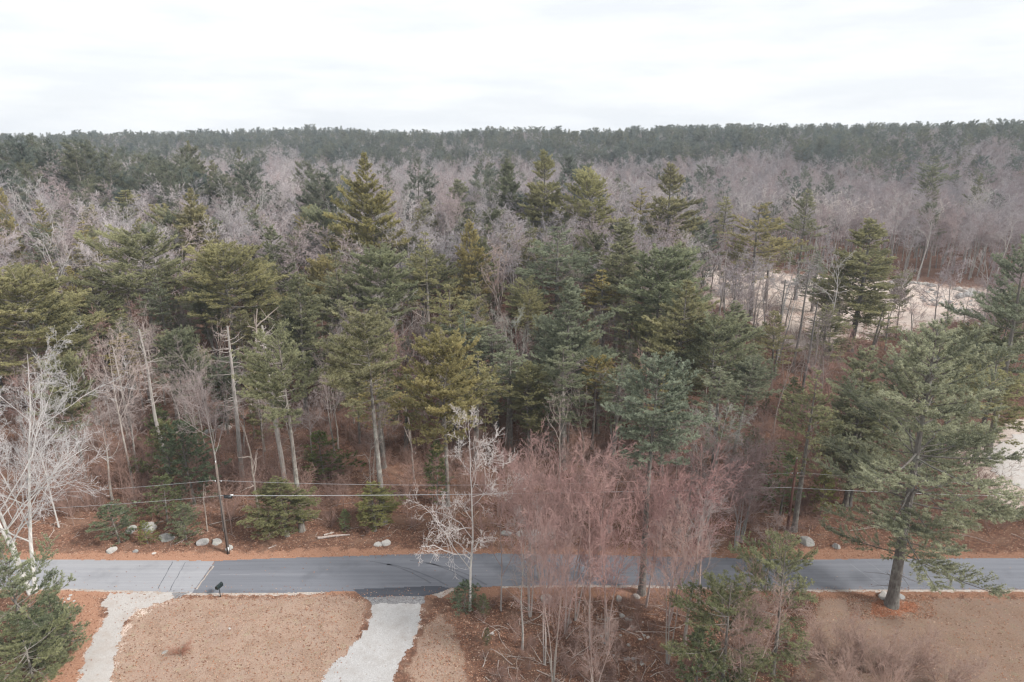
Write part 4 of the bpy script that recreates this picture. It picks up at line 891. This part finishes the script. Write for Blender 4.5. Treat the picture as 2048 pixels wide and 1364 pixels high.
def auto_label(look, x, y):
    z = float(terrain(x, y)); P = proj(x, y, z + 8); c = []
    for sh, ax, ay, az in ANCH:
        Q = proj(ax, ay, az + 8); c.append((math.hypot(P[0] - Q[0], 2 * (P[1] - Q[1])), sh, P[0] - Q[0], P[1] - Q[1], y - ay))
    c.sort()
    for d_, sh, dx, dy, dz in c[:10]:
        fb = 'behind' if dz > 3 else ('in front of' if dz < -3 else 'beside')
        side = 'left of' if dx < 0 else 'right of'
        far_ = 'just ' if d_ < 45 else ('some way ' if d_ < 120 else 'well ')
        for lb in (f'{look} {fb} and {far_}{side} the {sh}', f'{look} {far_}{side} the {sh}'):
            if len(lb.split()) <= 16 and lb not in USED: USED.add(lb); return lb
    return None
orr = random.Random(21); n_oak = 0
for k in range(70):
    a_ = orr.uniform(.10, .70); y = orr.uniform(196, 250) if k % 3 else orr.uniform(196, 212); x = a_ * y
    if math.sin(x * .3) + orr.random() < .1: continue
    H = orr.uniform(19, 23.5); key = orr.choice(['whiteoak0', 'whiteoak1', 'whiteoak2', 'whiteoak0']); n_oak += 1
    lb = auto_label(('slim' if H < 20.5 else 'stout' if H < 22 else 'lofty') + ' white trunked leafless tree', x, y)
    put(key, 'bare_tree', x, y, H, H * orr.uniform(.19, .27), lb or 'white trunked leafless tree behind the sandy clearing, one of many alike', 'bare tree', 'white trunked trees behind the sandy clearing', (1.3, 1.28, 1.26), bark=(1.2, 1.18, 1.16), lean=(orr.gauss(0, .03), orr.gauss(0, .03)))
def near_tree(x, y, r):
    A = np.array(TREES); return (((A[:, 0] - x) ** 2 + (A[:, 1] - y) ** 2) < r * r).any()
ir = random.Random(11)
single = []; mass_pine = []; mass_bare = []; brush = []
yy = 74.0
while yy < 800:
    s = 3.9 if yy < 110 else (4.6 if yy < 200 else (5.2 if yy < 330 else 6.2))
    xm = yy * .82 + 22; n = int(2 * xm / s)
    for k in range(n):
        x = -xm + (k + ir.random()) * s; y = yy + ir.uniform(-.5, .5) * s
        if inside(clear_poly, np.array([x]), np.array([y]))[0] or inside(track_poly, np.array([x]), np.array([y]))[0]: continue
        a = x / y; z = float(terrain(x, y)); px, py = proj(x, y, z + 18)
        if px < -160 or px > 2210: continue
        fpx, fpy = proj(x, y, z)
        noise_ = math.sin(x * .05 + 1.2) * math.sin(y * .043 + .5) + .5 * math.sin(x * .13 + y * .07)
        if y < 130: pp = .30 if a < .28 else .10
        elif a < -.44 and 165 < y < 345: pp = .72
        elif y < 215: pp = (.36 if y < 180 else .2) if a < .26 else .07
        elif y < 330: pp = (.9 if a < -.58 else .05) + .10 * (noise_ > .7)
        elif y < (465 if a < .4 else 410): pp = .30 if a < -.55 or a > .5 else .03 + .2 * (noise_ > .85)
        else: pp = .88 - .62 * (noise_ + .35 * math.sin(x * .021 + 2) > .62) if a > -.3 else (.30 + .5 * sst(540, 660, y))
        pine_ = ir.random() < pp
        if y < 215:
            hero_gap = 3.4 if pine_ else 2.2
            if near_tree(x, y, hero_gap): continue
        if a > .27 and y < 150 and ir.random() < .55: continue
        if y < 90 and ir.random() < .15: continue
        single.append((x, y, z, pine_, a, noise_))
    yy += s
single.sort(key=lambda t: t[1])
cnt = {'pine': len(pines) + 24, 'bare': 52 + n_oak}
for x, y, z, pine_, a, nz in single:
    if pine_:
        if cnt['pine'] < 298:
            cnt['pine'] += 1; H = ir.uniform(11, 17) if y < 110 else (ir.uniform(12, 18) if y < 215 else ir.uniform(17, 23)); R = H * ir.uniform(.17, .25)
            c = ir.choice([G_, B_, Y_, D_, O_, G_, D_])
            if y < 115: key = ir.choice(['high0', 'high1', 'slim0', 'slim1', 'broad0'])
            elif y < 150: key = ir.choice(['broad0', 'broad1', 'plates0', 'plates1', 'cone0', 'fluffy0'])
            else: key = f'mid_pine{ir.randrange(3)}'
            zone = ('pine among the crowns of the near slope, in no way apart from its neighbours', 'pines filling the near slope') if y < 130 else (('pine in the crowded middle of the wood, one of many alike', 'pines filling the middle of the wood') if y < 215 else ('distant dark pine behind the middle of the wood, one of many alike', 'distant single pines'))
            lk = ('tall' if H > 18.5 else 'short' if H < 14 else 'middling') + ' ' + ('narrow' if R / H < .195 else 'broad' if R / H > .225 else 'even') + ' ' + {G_: 'green', B_: 'bluish', Y_: 'yellowish', D_: 'dark', O_: 'olive'}[c] + ' pine'
            lb = auto_label(lk, x, y) if y < 190 else None
            put(key, 'pine_tree', x, y, H, R * 1.1, lb or zone[0], 'pine tree', zone[1], c, lean=(ir.gauss(0, .025), ir.gauss(0, .025)))
        else: mass_pine.append((x, y, z))
    else:
        if y < 112 and ir.random() < .13 and cnt['pine'] < 298:
            cnt['pine'] += 1; H = ir.uniform(3.5, 8.5); key = ir.choice(['young0', 'young1', 'young2', 'fluffy1'])
            lb = auto_label(('small' if H < 6 else 'larger') + ' young evergreen', x, y)
            put(key, 'pine_tree', x, y, H, H * ir.uniform(.26, .36), lb or 'young evergreen under the trees of the near slope', 'evergreen', 'young evergreens under the trees', ir.choice([(.8, .9, .75), (.95, 1, .85), (.7, .8, .7)]))
        elif cnt['bare'] < 298:
            cnt['bare'] += 1; H = ir.uniform(9, 15) if y < 110 else ir.uniform(11, 17); R = H * ir.uniform(.18, .26)
            oak = a > .12 and y > 178
            if oak: key = ir.choice(['whiteoak0', 'whiteoak1', 'mid_red0', 'mid_red1', 'mid_oak', 'whiteoak1']); H = ir.uniform(18, 22) if 'oak' in key else ir.uniform(12, 16)
            elif y < 120: key = ir.choice(['tall0', 'tall1', 'tall2', 'maple0', 'gnarled'])
            else: key = ir.choice(['mid_bare0', 'mid_bare1', 'mid_bare2', 'mid_red0', 'mid_red1', 'mid_red2', 'whiteoak0'])
            c = (1, .97, .95) if 'red' not in key else ir.choice([(1, .95, .95), (1.05, .93, .93), (.95, 1, 1.05)])
            zone = ('whitish trunked bare tree behind the sandy clearing, one of many alike', 'bare trees behind the sandy clearing') if oak else (('leafless tree between the trunks of the near slope, one of many alike', 'leafless trees on the near slope') if y < 130 else ('leafless tree in the middle of the wood, one of many alike', 'leafless trees in the middle of the wood'))
            lk = ('tall' if H > 16 else 'short' if H < 11.5 else 'middling') + ' ' + ('narrow' if R / H < .205 else 'wide' if R / H > .235 else 'even') + ' ' + ('pale leafless' if 'oak' in key else 'reddish leafless' if 'red' in key or 'maple' in key else 'crooked leafless' if key == 'gnarled' else 'grey leafless') + ' tree'
            lb = auto_label(lk, x, y) if not oak else None
            put(key, 'bare_tree', x, y, H, R * 1.1, lb or zone[0], 'bare tree', zone[1], c, bark=c, lean=(ir.gauss(0, .03), ir.gauss(0, .03)))
        else: mass_bare.append((x, y, z))

def mass(name, keys, pts, label, seed, hr, wr, tint=None):
    """one object: instances of the listed meshes on points"""
    r = np.random.default_rng(seed); n = len(pts); P = np.array(pts)
    colx = bpy.data.collections.new(name + '_kinds')
    for i, k in enumerate(sorted(keys)):
        p = PROTO[k]; o = bpy.data.objects.new(f'{i:02d}_{k}', p['mesh']); colx.objects.link(o)
    me = bpy.data.meshes.new(name); me.from_pydata([tuple(p) for p in P], [], []); 
    a = me.attributes.new('idx', 'INT', 'POINT'); a.data.foreach_set('value', r.integers(0, len(keys), n).astype(np.int32))
    a = me.attributes.new('rot', 'FLOAT_VECTOR', 'POINT'); rv = np.zeros((n, 3), np.float32); rv[:, 2] = r.random(n) * 6.28; a.data.foreach_set('vector', rv.ravel())
    a = me.attributes.new('scl', 'FLOAT_VECTOR', 'POINT'); s = r.uniform(*hr, n); ww = s * r.uniform(*wr, n); a.data.foreach_set('vector', np.stack([ww, ww, s], 1).astype(np.float32).ravel())
    o = mesh_obj(name, me); ng = bpy.data.node_groups.new(name, 'GeometryNodeTree')
    ng.interface.new_socket('Geometry', in_out='INPUT', socket_type='NodeSocketGeometry'); ng.interface.new_socket('Geometry', in_out='OUTPUT', socket_type='NodeSocketGeometry')
    nn = ng.nodes; gi = nn.new('NodeGroupInput'); go = nn.new('NodeGroupOutput'); ci = nn.new('GeometryNodeCollectionInfo'); ip = nn.new('GeometryNodeInstanceOnPoints')
    ci.inputs['Collection'].default_value = colx; ci.inputs['Separate Children'].default_value = True; ci.inputs['Reset Children'].default_value = True
    def na(nm, dt): q = nn.new('GeometryNodeInputNamedAttribute'); q.data_type = dt; q.inputs['Name'].default_value = nm; return q.outputs['Attribute']
    l = ng.links.new; l(gi.outputs[0], ip.inputs['Points']); l(ci.outputs[0], ip.inputs['Instance']); ip.inputs['Pick Instance'].default_value = True
    l(na('idx', 'INT'), ip.inputs['Instance Index']); l(na('rot', 'FLOAT_VECTOR'), ip.inputs['Rotation']); l(na('scl', 'FLOAT_VECTOR'), ip.inputs['Scale']); l(ip.outputs[0], go.inputs[0])
    md = o.modifiers.new('scatter', 'NODES'); md.node_group = ng; props(o, label, name.replace('_', ' '), kind='stuff'); return o
PA = np.array(mass_pine); BA = np.array(mass_bare)
mp_near, mp_far = PA[PA[:, 1] < 300], PA[PA[:, 1] >= 300]
PTS = list(map(tuple, PA)); BTS = list(map(tuple, BA))
mass('pine_trees', ['far_pine0', 'far_pine1', 'far_pine2', 'ridge_pine0', 'ridge_pine1', 'ridge_pine2'], PTS, 'dark far-off pine wood reaching the skyline', 5, (.62, 1.25), (.85, 1.3))
mass('bare_trees', ['mid_bare0', 'mid_bare1', 'mid_bare2', 'mid_red0', 'mid_red1', 'mid_red2', 'mid_oak'], BTS, 'grey and lavender mass of distant leafless trees', 6, (.8, 1.12), (.9, 1.3))
for k in range(2600):
    y = 62 + 90 * ir.random() ** 1.4; x = ir.uniform(-1, 1) * (y * .78 + 10); px, py = proj(x, y, float(terrain(x, y)))
    if inside(track_poly, np.array([x]), np.array([y]))[0] or inside(clear_poly, np.array([x]), np.array([y]))[0] or (y < 64.5 and ir.random() < .8): continue
    brush.append((x, y, float(terrain(x, y)) - .05))
mass('undergrowth', ['brush0', 'brush1', 'sapling0', 'sapling1'], brush, 'brown leafless undergrowth on the forest floor', 8, (.35, 1.1), (.8, 1.4))
near_b = []
for k in range(130):
    px, py = ir.uniform(955, 1640), ir.uniform(1195, 1420); x, y = at(px, py)
    near_b.append((x, y, -.03))
mass('low_brush', ['brush0', 'brush1'], near_b, 'sparse leafless brush below the red maples', 9, (.25, .6), (.8, 1.4))
print('TREES', len(TREES), 'mass pine', len(PTS), 'mass bare', len(BTS), 'singles', len(single), flush=True)

fb = Bag(); fr_ = np.random.default_rng(4); n_ = 900
fy = 61 + 75 * fr_.random(n_) ** 1.5; fx = fr_.uniform(-1, 1, n_) * (fy * .8 + 8); k_ = n_ // 5
for q in range(k_):
    a_ = at(fr_.uniform(960, 1380), fr_.uniform(1200, 1420)); fx[q], fy[q] = a_
fz = terrain(fx, fy) + .06; fa = fr_.random(n_) * 6.28; fd = np.stack([np.cos(fa), np.sin(fa), fr_.uniform(-.02, .14, n_)], 1); fl = fr_.uniform(.4, 3.2, n_)
fp, frd = grow(fr_, np.stack([fx, fy, fz], 1), norm(fd), fl, fr_.uniform(.012, .05, n_), 4, .12, -.02, .4); add_branch(fb, fp, frd, 4)
p_, d_2, l_, r_ = spawn(fr_, fp, frd, fl, 3, .3, 1, 40, 12, .4, .6); fp, frd = grow(fr_, p_, d_2, l_, r_, 2, .12, 0, .4); add_branch(fb, fp, frd, 3)
fo = mesh_obj('fallen_branches', fb.mesh('fallen_branches', [M['log']], 'thin')); props(fo, 'fallen branches scattered over the leaf litter', 'fallen branches', kind='stuff')

lr = np.random.default_rng(12); pts_ = []
def leafy(n, x0, x1, y0, y1): pts_.append(np.stack([lr.uniform(x0, x1, n), lr.uniform(y0, y1, n)], 1))
def leafpx(n, poly):
    P_ = np.array(wpoly(poly)); a0, a1 = P_.min(0), P_.max(0); q = lr.uniform(a0, a1, (n, 2)); pts_.append(q[inside(list(map(tuple, P_)), q[:, 0], q[:, 1])])
leafy(16000, -56, 62, 57.5, 64); leafy(14000, -60, 66, 62, 84); leafy(2600, -50, 60, 51.5, 53.6); leafy(700, -50, 60, 53, 57.6)
leafpx(22000, [(870, 1200), (1640, 1186), (1600, 1500), (780, 1500)]); leafpx(9000, [(-100, 1186), (200, 1190), (200, 1270), (160, 1400), (150, 1500), (-200, 1500)])
leafpx(9000, [(230, 1192), (720, 1190), (740, 1210), (640, 1500), (220, 1500)]); leafpx(9000, [(1620, 1190), (2300, 1186), (2300, 1500), (1560, 1500)])
leafpx(2500, [(1690, 1192), (1860, 1190), (1880, 1240), (1700, 1240)])
LP = np.concatenate(pts_); n_ = len(LP); keepm = ~(inside(wpoly([(-500, 1122), (700, 1115), (1000, 1109), (1350, 1117), (2500, 1118), (2500, 1178), (1000, 1172), (560, 1186), (-500, 1177)]), LP[:, 0], LP[:, 1]) & (lr.random(n_) > .25))
keepm &= ~((inside(wpoly(drv_r), LP[:, 0], LP[:, 1]) | inside(wpoly(drv_l), LP[:, 0], LP[:, 1])) & (lr.random(n_) > .2)); LP = LP[keepm]; n_ = len(LP)
c_ = np.stack([LP[:, 0], LP[:, 1], terrain(LP[:, 0], LP[:, 1]) + lr.uniform(.02, .05, n_)], 1); sz = lr.uniform(.035, .085, n_)[:, None]
u_ = norm(lr.normal(0, 1, (n_, 3)) * [1, 1, .35]); v_ = norm(np.cross(u_, lr.normal(0, .35, (n_, 3)) + [0, 0, 1]))
Vq = np.stack([c_ - u_ * sz, c_ - v_ * sz * .6, c_ + u_ * sz, c_ + v_ * sz * .6], 1).reshape(-1, 3); Vq[:, 2] = np.maximum(Vq[:, 2], .022)
m, n, o = mat('dry_leaves'); g = N(n); at_l = g('ShaderNodeAttribute', attribute_name='hue'); rl_ = g('ShaderNodeValToRGB', {0: at_l.outputs['Fac']}); e_ = rl_.color_ramp.elements
e_[0].color = (.13, .06, .04, 1); e_[1].color = (.50, .36, .27, 1); q_ = e_.new(.55); q_.color = (.36, .17, .10, 1)
b = g('ShaderNodeBsdfDiffuse', {'Color': rl_.outputs[0]}); n.links.new(b.outputs[0], o.inputs[0])
lo = mesh_obj('fallen_leaves', new_mesh('fallen_leaves', Vq, (np.arange(n_) * 4)[:, None] + np.arange(4)[None], [m], attrs=dict(hue=np.repeat(lr.random(n_), 4)))); props(lo, 'dry rust coloured leaves strewn over ground and lawns', 'fallen leaves', kind='stuff')

# ------------------------------------------------------------------ haze
import bmesh
bm = bmesh.new(); bmesh.ops.create_cube(bm, size=1)
for v in bm.verts: v.co = (v.co.x * 2600, 430 + v.co.y * 1280, 29 + v.co.z * 64)
me = bpy.data.meshes.new('haze'); bm.to_mesh(me); bm.free(); hz = mesh_obj('haze', me)
m, n, o = mat('haze'); g = N(n); pv = g('ShaderNodeVolumePrincipled', {'Color': (.82, .90, 1.0, 1), 'Density': .00026, 'Anisotropy': .1}); n.links.new(pv.outputs[0], o.inputs['Volume'])
me.materials.append(m); props(hz, 'thin pale haze over the far wood', 'haze', kind='stuff'); hz.display_type = 'WIRE'
